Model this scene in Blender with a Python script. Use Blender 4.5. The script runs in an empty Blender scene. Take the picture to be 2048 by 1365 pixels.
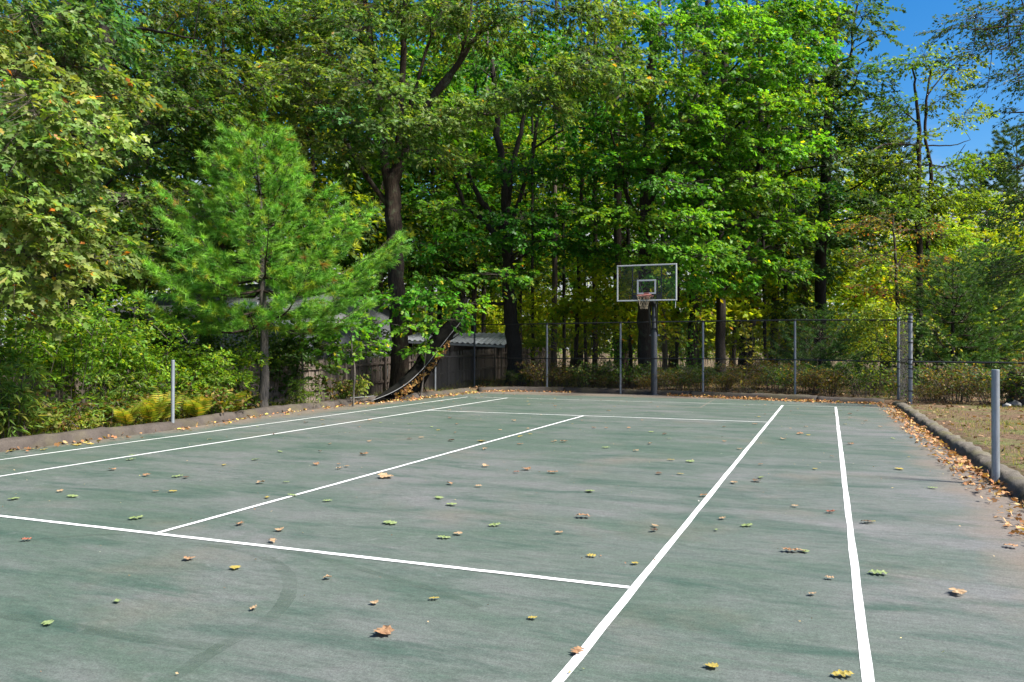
import bpy, math, random
import numpy as np
from mathutils import Vector, Matrix

rng = np.random.default_rng(7)
random.seed(7)
SC = bpy.context.scene
COL = SC.collection

# ------------------------------------------------------------------ camera
CAM = np.array([5.3133, -11.6422, 1.5888])
YAW, PITCH, ROLL, FPX = 0.3759, 0.00819, 0.00232, 1605.98
_fw = np.array([-math.sin(YAW) * math.cos(PITCH), math.cos(YAW) * math.cos(PITCH), math.sin(PITCH)])
_rt = np.array([math.cos(YAW), math.sin(YAW), 0.0])
_up = np.cross(_rt, _fw)
RT = _rt * math.cos(ROLL) + _up * math.sin(ROLL)
UP = -_rt * math.sin(ROLL) + _up * math.cos(ROLL)
FW = _fw
cd = bpy.data.cameras.new('camera')
cam = bpy.data.objects.new('camera', cd)
COL.objects.link(cam)
cd.sensor_width = 36.0
cd.sensor_fit = 'HORIZONTAL'
cd.lens = FPX / 2048 * 36
cd.clip_start = 0.05
cd.clip_end = 3000
m = Matrix.Identity(4)
for i in range(3):
    m[i][0], m[i][1], m[i][2], m[i][3] = RT[i], UP[i], -FW[i], CAM[i]
cam.matrix_world = m
SC.camera = cam

# ------------------------------------------------------------------ sky, sun, exposure
SUN_EL = math.radians(50)
SUN_H = np.array([0.985, -0.08])
SUN_H = SUN_H / np.linalg.norm(SUN_H)
TO_SUN = Vector((SUN_H[0] * math.cos(SUN_EL), SUN_H[1] * math.cos(SUN_EL), math.sin(SUN_EL)))
W = bpy.data.worlds.new('World')
SC.world = W
W.use_nodes = True
nt = W.node_tree
nt.nodes.clear()
sky = nt.nodes.new('ShaderNodeTexSky')
sky.sky_type = 'NISHITA'
sky.sun_disc = False
sky.sun_elevation = SUN_EL
sky.sun_rotation = math.atan2(SUN_H[0], SUN_H[1])
sky.altitude = 100
sky.air_density = 1.0
sky.dust_density = 1.6
sky.ozone_density = 3.5
hs = nt.nodes.new('ShaderNodeHueSaturation')
hs.inputs['Saturation'].default_value = 1.45
bgd = nt.nodes.new('ShaderNodeBackground')
bgd.inputs['Strength'].default_value = 0.075
wo = nt.nodes.new('ShaderNodeOutputWorld')
nt.links.new(sky.outputs[0], hs.inputs['Color'])
# a low bank of white cloud all round the horizon
tc = nt.nodes.new('ShaderNodeTexCoord')
sep = nt.nodes.new('ShaderNodeSeparateXYZ')
nt.links.new(tc.outputs['Generated'], sep.inputs[0])
cmap = nt.nodes.new('ShaderNodeMapping')
cmap.inputs['Scale'].default_value = (2.2, 2.2, 9.0)
nt.links.new(tc.outputs['Generated'], cmap.inputs[0])
cn = nt.nodes.new('ShaderNodeTexNoise')
cn.inputs['Scale'].default_value = 1.6
cn.inputs['Detail'].default_value = 6
nt.links.new(cmap.outputs[0], cn.inputs['Vector'])
el = nt.nodes.new('ShaderNodeMapRange')
el.inputs['From Min'].default_value = 0.40
el.inputs['From Max'].default_value = 0.02
el.inputs['To Min'].default_value = -0.55
el.inputs['To Max'].default_value = 0.55
nt.links.new(sep.outputs[2], el.inputs['Value'])
ad = nt.nodes.new('ShaderNodeMath')
nt.links.new(cn.outputs['Fac'], ad.inputs[0])
nt.links.new(el.outputs[0], ad.inputs[1])
cr = nt.nodes.new('ShaderNodeMapRange')
cr.inputs['From Min'].default_value = 0.42
cr.inputs['From Max'].default_value = 0.75
nt.links.new(ad.outputs[0], cr.inputs['Value'])
cmx = nt.nodes.new('ShaderNodeMix')
cmx.data_type = 'RGBA'
nt.links.new(cr.outputs[0], cmx.inputs[0])
nt.links.new(hs.outputs[0], cmx.inputs[6])
cmx.inputs[7].default_value = (3.7, 3.85, 4.1, 1)
nt.links.new(cmx.outputs[2], bgd.inputs['Color'])
nt.links.new(bgd.outputs[0], wo.inputs[0])
sl = bpy.data.lights.new('sun', 'SUN')
sl.energy = 5.0
sl.angle = math.radians(9)
sl.color = (1.0, 0.95, 0.87)
so = bpy.data.objects.new('sun', sl)
COL.objects.link(so)
so.rotation_euler = TO_SUN.to_track_quat('Z', 'Y').to_euler()
so.location = (20, -20, 30)
SC.view_settings.view_transform = 'Standard'
SC.view_settings.look = 'None'
SC.view_settings.gamma = 1.0
SC.view_settings.use_curve_mapping = False
SC.view_settings.exposure = 1.36
SC.render.engine = 'CYCLES'
SC.cycles.max_bounces = 6
SC.cycles.diffuse_bounces = 3
SC.cycles.transmission_bounces = 5
SC.cycles.transparent_max_bounces = 8
SC.cycles.caustics_reflective = False
SC.cycles.caustics_refractive = False
SC.cycles.sample_clamp_indirect = 6.0


# ------------------------------------------------------------------ helpers
def ray(px, py):
    return FW + (px - 1024) / FPX * RT + (682.5 - py) / FPX * UP


def pt(px, py, depth):
    return CAM + ray(px, py) * depth


def gz(px, py, z=0.0):
    d = ray(px, py)
    return CAM + d * ((z - CAM[2]) / d[2])


def tag(o, label=None, cat=None, group=None, kind=None):
    if label: o['label'] = label
    if cat: o['category'] = cat
    if group: o['group'] = group
    if kind: o['kind'] = kind
    return o


def empty(name, loc=(0, 0, 0), rz=0.0):
    o = bpy.data.objects.new(name, None)
    o.empty_display_size = 0.2
    o.location = [float(v) for v in loc]
    o.rotation_euler = (0, 0, rz)
    COL.objects.link(o)
    return o


def link(name, me, parent=None, kind=None):
    o = bpy.data.objects.new(name, me)
    COL.objects.link(o)
    if parent is not None:
        o.parent = parent
    if kind:
        o['kind'] = kind
    return o


def copy_tree(o, parent=None):
    c = o.copy()
    COL.objects.link(c)
    c.parent = parent
    for ch in list(o.children):
        copy_tree(ch, c)
    return c


TRI = [0]


def mesh_np(name, V, F, mat, col=None, smooth=False):
    """V (n,3), F (m,3 or 4) arrays"""
    V = np.asarray(V, np.float32)
    F = np.asarray(F, np.int32)
    k = F.shape[1]
    me = bpy.data.meshes.new(name)
    me.vertices.add(len(V))
    me.vertices.foreach_set('co', V.ravel())
    me.loops.add(F.size)
    me.loops.foreach_set('vertex_index', F.ravel())
    me.polygons.add(len(F))
    me.polygons.foreach_set('loop_start', np.arange(len(F), dtype=np.int32) * k)
    if smooth:
        me.polygons.foreach_set('use_smooth', np.ones(len(F), bool))
    me.update(calc_edges=True)
    if col is not None:
        a = me.attributes.new('col', 'FLOAT_COLOR', 'POINT')
        c4 = np.ones((len(V), 4), np.float32)
        c4[:, :3] = col
        a.data.foreach_set('color', c4.ravel())
    me.materials.append(mat)
    TRI[0] += len(F) * (k - 2)
    return me


class MB:
    """collects quads/tris of several shapes into one mesh"""

    def __init__(self):
        self.v, self.f = [], []

    def add(self, V, F):
        b = len(self.v)
        self.v += [tuple(float(c) for c in p) for p in V]
        self.f += [tuple(int(i) + b for i in q) for q in F]
        return self

    def box(self, c, s, R=None):
        c = np.array(c, float)
        s = np.array(s, float) / 2
        V = np.array([(x, y, z) for x in (-1, 1) for y in (-1, 1) for z in (-1, 1)], float) * s
        if R is not None:
            V = V @ np.array(R).T
        return self.add(V + c, [(0, 1, 3, 2), (4, 6, 7, 5), (0, 4, 5, 1), (2, 3, 7, 6), (0, 2, 6, 4), (1, 5, 7, 3)])

    def bar(self, a, b, w, h=None, upv=(0, 0, 1)):
        """box beam from a to b, w wide, h tall"""
        a, b = np.array(a, float), np.array(b, float)
        d = b - a
        L = np.linalg.norm(d)
        d = d / L
        u = np.array(upv, float)
        if abs(d @ u) > 0.98:
            u = np.array((0, 1.0, 0))
        s = np.cross(d, u); s /= np.linalg.norm(s)
        u = np.cross(s, d)
        return self.box((a + b) / 2, (L, w, h or w), np.stack([d, s, u], 1))

    def tube(self, P, R, n=8, cap=True):
        V, F = tube(P, R, n)
        b = len(self.v)
        self.add(V, F)
        if cap:
            self.f.append(tuple(b + i for i in range(n))[::-1])
            self.f.append(tuple(b + (len(P) - 1) * n + i for i in range(n)))
        return self

    def build(self, name, mat, parent=None, smooth=False, bevel=0, kind=None):
        me = bpy.data.meshes.new(name)
        me.from_pydata(self.v, [], self.f)
        if smooth:
            me.polygons.foreach_set('use_smooth', np.ones(len(me.polygons), bool))
        me.update()
        me.materials.append(mat)
        TRI[0] += sum(len(f) - 2 for f in self.f)
        o = link(name, me, parent, kind)
        if bevel:
            bm = o.modifiers.new('bevel', 'BEVEL')
            bm.width = bevel
            bm.segments = 2
            bm.limit_method = 'ANGLE'
        return o


def tube(P, R, n=8, wob=0.0, seed=0):
    P = np.asarray(P, float)
    R = np.broadcast_to(np.asarray(R, float), (len(P),))
    T = np.gradient(P, axis=0)
    T /= np.linalg.norm(T, axis=1)[:, None] + 1e-12
    ref = np.array([1.0, 0.13, 0.07]) if abs(T[0][2]) > 0.6 else np.array([0, 0.1, 1.0])
    S = np.cross(T, ref); S /= np.linalg.norm(S, axis=1)[:, None]
    U = np.cross(T, S)
    th = np.arange(n) / n * 2 * math.pi
    rr = np.ones((len(P), n))
    if wob:
        r2 = np.random.default_rng(seed)
        base = r2.normal(0, wob, n)
        rr += base[None] + r2.normal(0, wob * 0.5, (len(P), n))
    V = P[:, None] + (np.cos(th)[None, :, None] * S[:, None] + np.sin(th)[None, :, None] * U[:, None]) * (R[:, None] * rr)[..., None]
    F = []
    for i in range(len(P) - 1):
        for j in range(n):
            k = (j + 1) % n
            F.append((i * n + j, i * n + k, (i + 1) * n + k, (i + 1) * n + j))
    return V.reshape(-1, 3), F


def spline(P, n):
    """Catmull-Rom through the points, n samples per segment"""
    P = np.asarray(P, float)
    if len(P) < 3:
        t = np.linspace(0, 1, n + 1)[:, None]
        return P[0] * (1 - t) + P[-1] * t
    Q = np.vstack([2 * P[0] - P[1], P, 2 * P[-1] - P[-2]])
    out = []
    for i in range(1, len(Q) - 2):
        for t in np.arange(n) / n:
            a, b, c, d = Q[i - 1], Q[i], Q[i + 1], Q[i + 2]
            out.append(0.5 * ((2 * b) + (c - a) * t + (2 * a - 5 * b + 4 * c - d) * t * t + (3 * b - a - 3 * c + d) * t ** 3))
    out.append(P[-1])
    return np.array(out)


def prisms(A, B, ra, rb):
    """many thin straight 3-sided twigs at once"""
    A, B = np.asarray(A, float), np.asarray(B, float)
    n = len(A)
    D = B - A
    D /= np.linalg.norm(D, axis=1)[:, None] + 1e-9
    ref = np.where(np.abs(D[:, 2:3]) > 0.9, np.array([[1.0, 0, 0]]), np.array([[0, 0, 1.0]]))
    S = np.cross(D, ref); S /= np.linalg.norm(S, axis=1)[:, None] + 1e-9
    U = np.cross(D, S)
    ra = np.broadcast_to(ra, (n,))[:, None]; rb = np.broadcast_to(rb, (n,))[:, None]
    vs = []
    for P, r in ((A, ra), (B, rb)):
        for a in (0, 2.094, 4.189):
            vs.append(P + (math.cos(a) * S + math.sin(a) * U) * r)
    V = np.stack(vs, 1).reshape(-1, 3)
    f = np.array([(0, 1, 4), (0, 4, 3), (1, 2, 5), (1, 5, 4), (2, 0, 3), (2, 3, 5)])
    F = (f[None] + (np.arange(n) * 6)[:, None, None]).reshape(-1, 3)
    return V, F


def norm(a):
    return a / (np.linalg.norm(a, axis=-1, keepdims=True) + 1e-9)


# ------------------------------------------------------------------ materials
class NT:
    def __init__(self, name, disp=False):
        self.m = bpy.data.materials.new(name)
        self.m.use_nodes = True
        self.t = self.m.node_tree
        self.t.nodes.clear()
        self.out = self.t.nodes.new('ShaderNodeOutputMaterial')
        self.co = self.t.nodes.new('ShaderNodeTexCoord')

    def n(self, typ, **kw):
        nd = self.t.nodes.new('ShaderNode' + typ)
        for k, v in kw.items():
            setattr(nd, k, v)
        return nd

    def l(self, a, b):
        self.t.links.new(a, b)

    def mapping(self, scale=(1, 1, 1), rot=(0, 0, 0), src='Object'):
        mp = self.n('Mapping')
        mp.inputs['Scale'].default_value = scale
        mp.inputs['Rotation'].default_value = rot
        self.l(self.co.outputs[src], mp.inputs['Vector'])
        return mp.outputs[0]

    def noise(self, vec, scale, detail=4, rough=0.55, dist=0.0):
        nd = self.n('TexNoise')
        nd.inputs['Scale'].default_value = scale
        nd.inputs['Detail'].default_value = detail
        nd.inputs['Roughness'].default_value = rough
        nd.inputs['Distortion'].default_value = dist
        self.l(vec, nd.inputs['Vector'])
        return nd.outputs['Fac']

    def ramp(self, fac, stops):
        nd = self.n('ValToRGB')
        e = nd.color_ramp.elements
        while len(e) < len(stops):
            e.new(0.5)
        for el, (p, c) in zip(e, stops):
            el.position = p
            el.color = (c, c, c, 1) if not hasattr(c, '__len__') else (*c, 1)
        self.l(fac, nd.inputs['Fac'])
        return nd.outputs['Color']

    def mix(self, fac, a, b, typ='MIX'):
        nd = self.n('Mix', data_type='RGBA', blend_type=typ)
        for s, v in ((nd.inputs[0], fac), (nd.inputs[6], a), (nd.inputs[7], b)):
            if hasattr(v, 'is_linked') or hasattr(v, 'links'):
                self.l(v, s)
            elif hasattr(v, '__len__'):
                s.default_value = (*v, 1)
            else:
                s.default_value = v
        return nd.outputs[2]

    def math(self, op, a, b=0.0, clamp=False):
        nd = self.n('Math', operation=op, use_clamp=clamp)
        for s, v in ((nd.inputs[0], a), (nd.inputs[1], b)):
            if hasattr(v, 'links'):
                self.l(v, s)
            else:
                s.default_value = v
        return nd.outputs[0]

    def bump(self, h, strength=0.3, dist=0.02):
        nd = self.n('Bump')
        nd.inputs['Strength'].default_value = strength
        nd.inputs['Distance'].default_value = dist
        self.l(h, nd.inputs['Height'])
        return nd.outputs[0]

    def pbr(self, col, rough=0.7, metal=0.0, normal=None, spec=0.5, **kw):
        p = self.n('BsdfPrincipled')
        for key, v in (('Base Color', col), ('Roughness', rough), ('Metallic', metal), ('Specular IOR Level', spec)):
            if hasattr(v, 'links'):
                self.l(v, p.inputs[key])
            elif hasattr(v, '__len__'):
                p.inputs[key].default_value = (*v, 1)
            else:
                p.inputs[key].default_value = v
        for k, v in kw.items():
            p.inputs[k.replace('_', ' ')].default_value = v
        if normal is not None:
            self.l(normal, p.inputs['Normal'])
        return p.outputs[0]

    def done(self, sh):
        self.l(sh, self.out.inputs[0])
        return self.m


def leaf_mat(name, trans=0.5, rough=0.45, spec=0.22):
    t = NT(name)
    a = t.n('Attribute', attribute_name='col')
    c = a.outputs['Color']
    p = t.pbr(c, rough, spec=spec)
    tr = t.n('BsdfTranslucent')
    g = t.mix(1.0, c, (1.5, 1.35, 0.45), 'MULTIPLY')
    t.l(g, tr.inputs['Color'])
    mx = t.n('MixShader')
    mx.inputs[0].default_value = trans
    t.l(p, mx.inputs[1])
    t.l(tr.outputs[0], mx.inputs[2])
    return t.done(mx.outputs[0])


def bark_mat(name, dark, light, sc=1.0, moss=None):
    t = NT(name)
    v = t.mapping((9 * sc, 9 * sc, 1.3 * sc))
    n1 = t.noise(v, 3.0, 6, 0.65, 0.4)
    v2 = t.mapping((1, 1, 1))
    n2 = t.noise(v2, 1.7, 4)
    c = t.ramp(n1, [(0.32, dark), (0.68, light)])
    c = t.mix(t.ramp(n2, [(0.35, 0.0), (0.7, 0.6)]), c, [x * 0.55 for x in light], 'MIX')
    if moss:
        c = t.mix(t.ramp(t.noise(v2, 3.1, 5), [(0.55, 0.0), (0.66, 0.7)]), c, moss)
    b = t.bump(n1, 1.0, 0.05)
    return t.done(t.pbr(c, 0.9, normal=b, spec=0.2))


def plain(name, col, rough=0.6, metal=0.0, var=0.15, sc=8.0, bump=0.0, spec=0.5, stretch=(1, 1, 1)):
    t = NT(name)
    v = t.mapping(stretch)
    n1 = t.noise(v, sc, 5, 0.6)
    c = t.ramp(n1, [(0.25, [x * (1 - var) for x in col]), (0.75, [min(1, x * (1 + var)) for x in col])])
    nrm = t.bump(n1, bump, 0.01) if bump else None
    return t.done(t.pbr(c, rough, metal, nrm, spec))


M = {}
M['leaf'] = leaf_mat('leaf')
M['needle'] = leaf_mat('needle', 0.3, 0.5, 0.2)
M['dead_leaf'] = leaf_mat('dead_leaf', 0.15, 0.7, 0.25)
M['bark'] = bark_mat('bark', (0.014, 0.010, 0.008), (0.080, 0.058, 0.044), moss=(0.09, 0.10, 0.06))
M['bark_dark'] = bark_mat('bark_dark', (0.010, 0.009, 0.008), (0.06, 0.05, 0.042))
M['bark_pine'] = bark_mat('bark_pine', (0.035, 0.026, 0.024), (0.2, 0.15, 0.13), 0.8)
M['bark_grey'] = bark_mat('bark_grey', (0.05, 0.045, 0.04), (0.24, 0.21, 0.18), 1.4)
M['twig'] = plain('twig', (0.07, 0.055, 0.042), 0.85, var=0.4, sc=3)
M['white_paint'] = plain('white_paint', (0.74, 0.75, 0.74), 0.5, var=0.06, sc=20)
M['dull_white'] = plain('dull_white', (0.50, 0.51, 0.50), 0.6, var=0.15, sc=9)
M['black_metal'] = plain('black_metal', (0.014, 0.014, 0.016), 0.45, var=0.3)
M['pole_grey'] = plain('pole_grey', (0.05, 0.056, 0.066), 0.5, var=0.2, sc=4)
M['black_net'] = plain('black_net', (0.007, 0.007, 0.006), 0.95, spec=0.05, var=0.4)


def galv():
    t = NT('galvanised_steel')
    v = t.mapping((1, 1, 0.25))
    n1 = t.noise(v, 14, 5, 0.7)
    n2 = t.noise(t.mapping((1, 1, 1)), 60, 3)
    c = t.ramp(n1, [(0.3, (0.20, 0.225, 0.25)), (0.7, (0.34, 0.37, 0.40))])
    c = t.mix(t.ramp(n2, [(0.6, 0.0), (0.75, 0.5)]), c, (0.22, 0.23, 0.24))
    return t.done(t.pbr(c, 0.5, 0.55, spec=0.5))


M['galv'] = galv()
M['galv_dull'] = plain('dull_galvanised', (0.20, 0.215, 0.235), 0.55, 0.3, var=0.25, sc=6)


def rusty():
    t = NT('faded_red_steel')
    n1 = t.noise(t.mapping(), 9, 5, 0.7)
    c = t.ramp(n1, [(0.35, (0.34, 0.13, 0.11)), (0.7, (0.22, 0.07, 0.05))])
    return t.done(t.pbr(c, 0.65))


M['rim'] = rusty()


def acrylic():
    t = NT('clear_acrylic')
    g = t.n('BsdfGlossy'); g.inputs['Roughness'].default_value = 0.12
    g.inputs['Color'].default_value = (0.8, 0.85, 0.85, 1)
    tr = t.n('BsdfTransparent'); tr.inputs['Color'].default_value = (0.955, 0.965, 0.955, 1)
    d = t.n('BsdfDiffuse'); d.inputs['Color'].default_value = (0.45, 0.47, 0.46, 1)
    f = t.n('Fresnel'); f.inputs['IOR'].default_value = 1.2
    m1 = t.n('MixShader'); t.l(f.outputs[0], m1.inputs[0]); t.l(tr.outputs[0], m1.inputs[1]); t.l(g.outputs[0], m1.inputs[2])
    n1 = t.noise(t.mapping((1, 1, 0.3)), 6, 4)
    fac = t.ramp(n1, [(0.3, 0.002), (0.8, 0.014)])
    m2 = t.n('MixShader'); t.l(fac, m2.inputs[0]); t.l(m1.outputs[0], m2.inputs[1]); t.l(d.outputs[0], m2.inputs[2])
    return t.done(m2.outputs[0])


M['acrylic'] = acrylic()


def court_mat():
    t = NT('court_acrylic')
    R = math.radians(14)
    base = t.mapping((1, 1, 1))
    st = t.mapping((0.7, 1.35, 1), (0, 0, -R))
    st2 = t.mapping((0.38, 1.6, 1), (0, 0, R * 0.5))
    green, grey, dark, brown = (0.057, 0.082, 0.063), (0.122, 0.119, 0.120), (0.027, 0.056, 0.041), (0.145, 0.112, 0.088)
    # worn grey: large patches, streaked
    n1 = t.noise(st, 1.0, 6, 0.66, 0.5)
    n0 = t.noise(base, 0.16, 3, 0.5)
    sx0 = t.n('SeparateXYZ'); t.l(t.co.outputs['Object'], sx0.inputs[0])
    side = t.n('MapRange'); t.l(sx0.outputs[0], side.inputs['Value'])
    side.inputs['From Min'].default_value = 4.3; side.inputs['From Max'].default_value = 6.8; side.inputs['To Max'].default_value = 0.16
    w = t.math('ADD', t.math('ADD', n1, side.outputs[0]), t.math('MULTIPLY', t.math('SUBTRACT', n0, 0.5), 0.9))
    c = t.mix(t.ramp(w, [(0.38, 0.0), (0.76, 0.78)]), green, grey)
    n2 = t.noise(st2, 1.7, 6, 0.7, 0.6)
    c = t.mix(t.ramp(n2, [(0.49, 0.0), (0.68, 0.85)]), c, dark)
    n5 = t.noise(t.mapping((0.7, 4.5, 1), (0, 0, -R * 1.6)), 1.3, 7, 0.78, 0.8)
    c = t.mix(t.ramp(n5, [(0.60, 0.0), (0.74, 0.38)]), c, (0.055, 0.068, 0.066))
    n3 = t.noise(st2, 1.1, 5, 0.65)
    c = t.mix(t.ramp(n3, [(0.58, 0.0), (0.78, 0.45)]), c, (0.165, 0.155, 0.153))
    n4 = t.noise(base, 0.55, 5, 0.6)
    c = t.mix(t.ramp(n4, [(0.56, 0.0), (0.75, 0.4)]), c, brown)
    # dirt washed up along the kerbs
    sx = t.n('SeparateXYZ'); t.l(t.co.outputs['Object'], sx.inputs[0])
    ex = t.math('SUBTRACT', t.math('ABSOLUTE', t.math('ADD', sx.outputs[0], -0.25)), 5.7)
    ey = t.math('SUBTRACT', sx.outputs[1], 13.2)
    e = t.math('MAXIMUM', ex, ey)
    e = t.math('ADD', e, t.math('MULTIPLY', t.math('SUBTRACT', t.noise(base, 0.8, 5), 0.5), 1.8))
    c = t.mix(t.ramp(e, [(0.45, 0.0), (1.0, 0.75)]), c, brown)
    # grain
    g1 = t.noise(base, 90, 4, 0.8)
    c = t.mix(0.7, c, t.ramp(g1, [(0.3, 0.2), (0.7, 0.8)]), 'OVERLAY')
    g4 = t.noise(base, 34, 6, 0.9)
    c = t.mix(0.6, c, t.ramp(g4, [(0.32, 0.25), (0.68, 0.75)]), 'OVERLAY')
    g2 = t.noise(t.mapping((7, 20, 1), (0, 0, R)), 1.0, 6, 0.75, 0.3)
    c = t.mix(0.55, c, t.ramp(g2, [(0.3, 0.3), (0.7, 0.7)]), 'OVERLAY')
    g3 = t.noise(base, 320, 3, 0.8)
    c = t.mix(0.5, c, t.ramp(g3, [(0.3, 0.2), (0.7, 0.8)]), 'OVERLAY')
    n6 = t.noise(base, 3.2, 7, 0.75, 0.6)
    c = t.mix(t.ramp(n6, [(0.6, 0.0), (0.72, 0.35)]), c, (0.20, 0.20, 0.195))
    c = t.mix(t.ramp(t.noise(base, 5.5, 7, 0.8, 0.4), [(0.63, 0.0), (0.75, 0.45)]), c, (0.05, 0.085, 0.066))
    b = t.bump(g1, 0.25, 0.004)
    return t.done(t.pbr(c, 0.75, normal=b, spec=0.3))


M['court'] = court_mat()


def line_mat():
    t = NT('line_paint')
    n1 = t.noise(t.mapping(), 25, 6, 0.75)
    n2 = t.noise(t.mapping((1, 1, 1)), 2.0, 5, 0.7)
    c = t.ramp(n1, [(0.25, (0.48, 0.50, 0.49)), (0.5, (0.67, 0.68, 0.67))])
    c = t.mix(t.ramp(n2, [(0.5, 0.0), (0.75, 0.6)]), c, (0.52, 0.53, 0.51))
    n3 = t.noise(t.mapping(), 22, 7, 0.9)
    c = t.mix(t.ramp(n3, [(0.58, 0.0), (0.68, 0.75)]), c, (0.20, 0.22, 0.20))
    return t.done(t.pbr(c, 0.6, spec=0.3))


M['line'] = line_mat()
M['tan_line'] = plain('tan_line', (0.105, 0.10, 0.08), 0.8, var=0.4, sc=6)
M['old_line'] = plain('old_line', (0.40, 0.42, 0.40), 0.7, var=0.35, sc=6)
def ghost():
    t = NT('ghost_line')
    n1 = t.noise(t.mapping(), 2.2, 5, .65)
    n2 = t.noise(t.mapping(), 60, 4, .8)
    p = t.pbr(t.ramp(n2, [(.3, (.055, .085, .064)), (.7, (.085, .118, .09))]), .75, spec=.3)
    tr = t.n('BsdfTransparent')
    mx = t.n('MixShader')
    t.l(t.ramp(n1, [(.35, .0), (.65, .30)]), mx.inputs[0])
    t.l(tr.outputs[0], mx.inputs[1]); t.l(p, mx.inputs[2])
    return t.done(mx.outputs[0])


M['ghost_line'] = ghost()
M['kerb'] = None


def kerb_mat(name, c0, c1, mossy=0.0):
    t = NT(name)
    n1 = t.noise(t.mapping(), 3, 6, 0.7)
    n2 = t.noise(t.mapping(), 70, 4, 0.8)
    c = t.ramp(n1, [(0.3, c0), (0.7, c1)])
    c = t.mix(0.5, c, t.ramp(n2, [(0.3, 0.2), (0.7, 0.8)]), 'OVERLAY')
    if mossy:
        c = t.mix(t.ramp(t.noise(t.mapping(), 1.3, 5), [(0.5, 0.0), (0.68, mossy)]), c, (0.12, 0.11, 0.04))
    return t.done(t.pbr(c, 0.9, normal=t.bump(n2, 0.7, 0.012), spec=0.2))


M['kerb'] = kerb_mat('asphalt_kerb', (0.042, 0.035, 0.030), (0.088, 0.074, 0.064), 0.35)
M['kerb_grey'] = kerb_mat('weathered_kerb', (0.07, 0.06, 0.047), (0.145, 0.128, 0.105), 0.55)


def ground_mat():
    t = NT('forest_floor')
    n1 = t.noise(t.mapping(), 1.1, 6, 0.65)
    n2 = t.noise(t.mapping(), 14, 6, 0.75)
    c = t.ramp(n2, [(0.3, (0.042, 0.027, 0.016)), (0.5, (0.115, 0.074, 0.045)), (0.72, (0.21, 0.145, 0.09))])
    c = t.mix(t.ramp(n1, [(0.48, 0.0), (0.66, 0.7)]), c, t.ramp(n2, [(0.3, (0.05, 0.08, 0.02)), (0.7, (0.16, 0.19, 0.06))]))
    return t.done(t.pbr(c, 0.95, normal=t.bump(n2, 0.9, 0.04), spec=0.15))


M['ground'] = ground_mat()


def wood_mat():
    t = NT('weathered_wood')
    n1 = t.noise(t.mapping((30, 30, 1.2)), 1.0, 6, 0.7)
    n2 = t.noise(t.mapping((1, 6, 0.6)), 1.0, 3)
    oi = t.n('ObjectInfo')
    c = t.ramp(n1, [(0.3, (0.10, 0.078, 0.062)), (0.7, (0.26, 0.215, 0.18))])
    c = t.mix(t.math('MULTIPLY', oi.outputs['Random'], 0.6), c, (0.12, 0.09, 0.075))
    c = t.mix(t.ramp(n2, [(0.5, 0.0), (0.75, 0.5)]), c, (0.07, 0.055, 0.045))
    return t.done(t.pbr(c, 0.9, normal=t.bump(n1, 0.6, 0.006), spec=0.2))


M['wood'] = wood_mat()
M['siding'] = plain('grey_siding', (0.20, 0.21, 0.22), 0.7, var=0.1)
M['fascia'] = plain('white_fascia', (0.78, 0.78, 0.77), 0.6, var=0.06)
M['shingle'] = plain('grey_shingle', (0.14, 0.14, 0.15), 0.9, var=0.4, sc=20)
M['tin'] = plain('tin_roof', (0.31, 0.335, 0.365), 0.55, 0.3, var=0.3, sc=3)
M['glass'] = plain('window_glass', (0.03, 0.035, 0.04), 0.08, var=0.1)
M['tarp'] = plain('blue_tarp', (0.03, 0.17, 0.50), 0.5, var=0.2)
M['bin'] = plain('black_plastic', (0.018, 0.02, 0.024), 0.5, var=0.2)
M['stone'] = plain('pale_stone', (0.26, 0.255, 0.24), 0.9, var=0.3, sc=6, bump=0.5)
M['cable'] = plain('steel_cable', (0.16, 0.16, 0.165), 0.6, 0.2)
M['net_cord'] = plain('dirty_net_cord', (0.20, 0.165, 0.11), 0.9, var=0.3)

# ------------------------------------------------------------------ terrain, court, kerbs
YS = [-40, -17, -3.24, 0.15, 2.2, 4.09, 7.35, 9.2, 10.7, 13.0, 14.6]
XL = [-6.35, -6.35, -6.26, -6.3, -6.65, -6.95, -6.95, -6.7, -6.5, -6.42, -6.4]
YR = [-40, -17, -2.26, 1.7, 5.91, 11.38, 13.2]
XR = [7.3, 7.2, 7.13, 7.08, 7.0, 6.95, 6.9]
XB = [-6.4, -5.6, -4.2, -2.0, -0.33, 1.8, 3.8, 5.4, 6.9]
YB = [14.6, 15.35, 15.65, 15.6, 15.42, 14.75, 14.05, 13.7, 13.45]


def outside(x, y):
    return np.maximum(np.maximum(np.interp(y, YS, XL) - x, x - np.interp(y, YR, XR)), y - np.interp(x, XB, YB))


_ph = np.random.default_rng(3).uniform(0, 6.28, (14, 3))


def bumps(x, y):
    z = 0
    for i, (a, b, c) in enumerate(_ph):
        k = 0.25 * 1.45 ** i
        if k > 9:
            break
        z = z + np.sin(x * k * math.cos(a) + y * k * math.sin(a) + b) * np.sin(x * k * math.sin(c) - y * k * math.cos(c) + a) * 0.13 / (1 + i) ** 0.9
    return z


def H(x, y):
    x = np.asarray(x, float); y = np.asarray(y, float)
    d = outside(x, y)
    left = np.clip((-6.6 - x) / 2.2, 0, 1)
    left = left * left * (3 - 2 * left) * np.clip((19 - y) / 6, 0, 1)
    t = 0.09 + bumps(x, y) * np.clip(d / 1.5, 0, 1) * (0.25 + 0.45 * np.clip((y - 14) / 6, 0, 1)) - 0.5 * left
    t = t + 0.30 * np.exp(-((x + 7.7) ** 2 + (y - 10.6) ** 2) / 2.2)
    far = np.clip((np.hypot(x, y) - 40) / 60, 0, 1)
    t = t - 0.8 * far
    k = np.clip((d - 0.12) / 0.12, 0, 1)
    return -0.12 * (1 - k) + t * k


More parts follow.
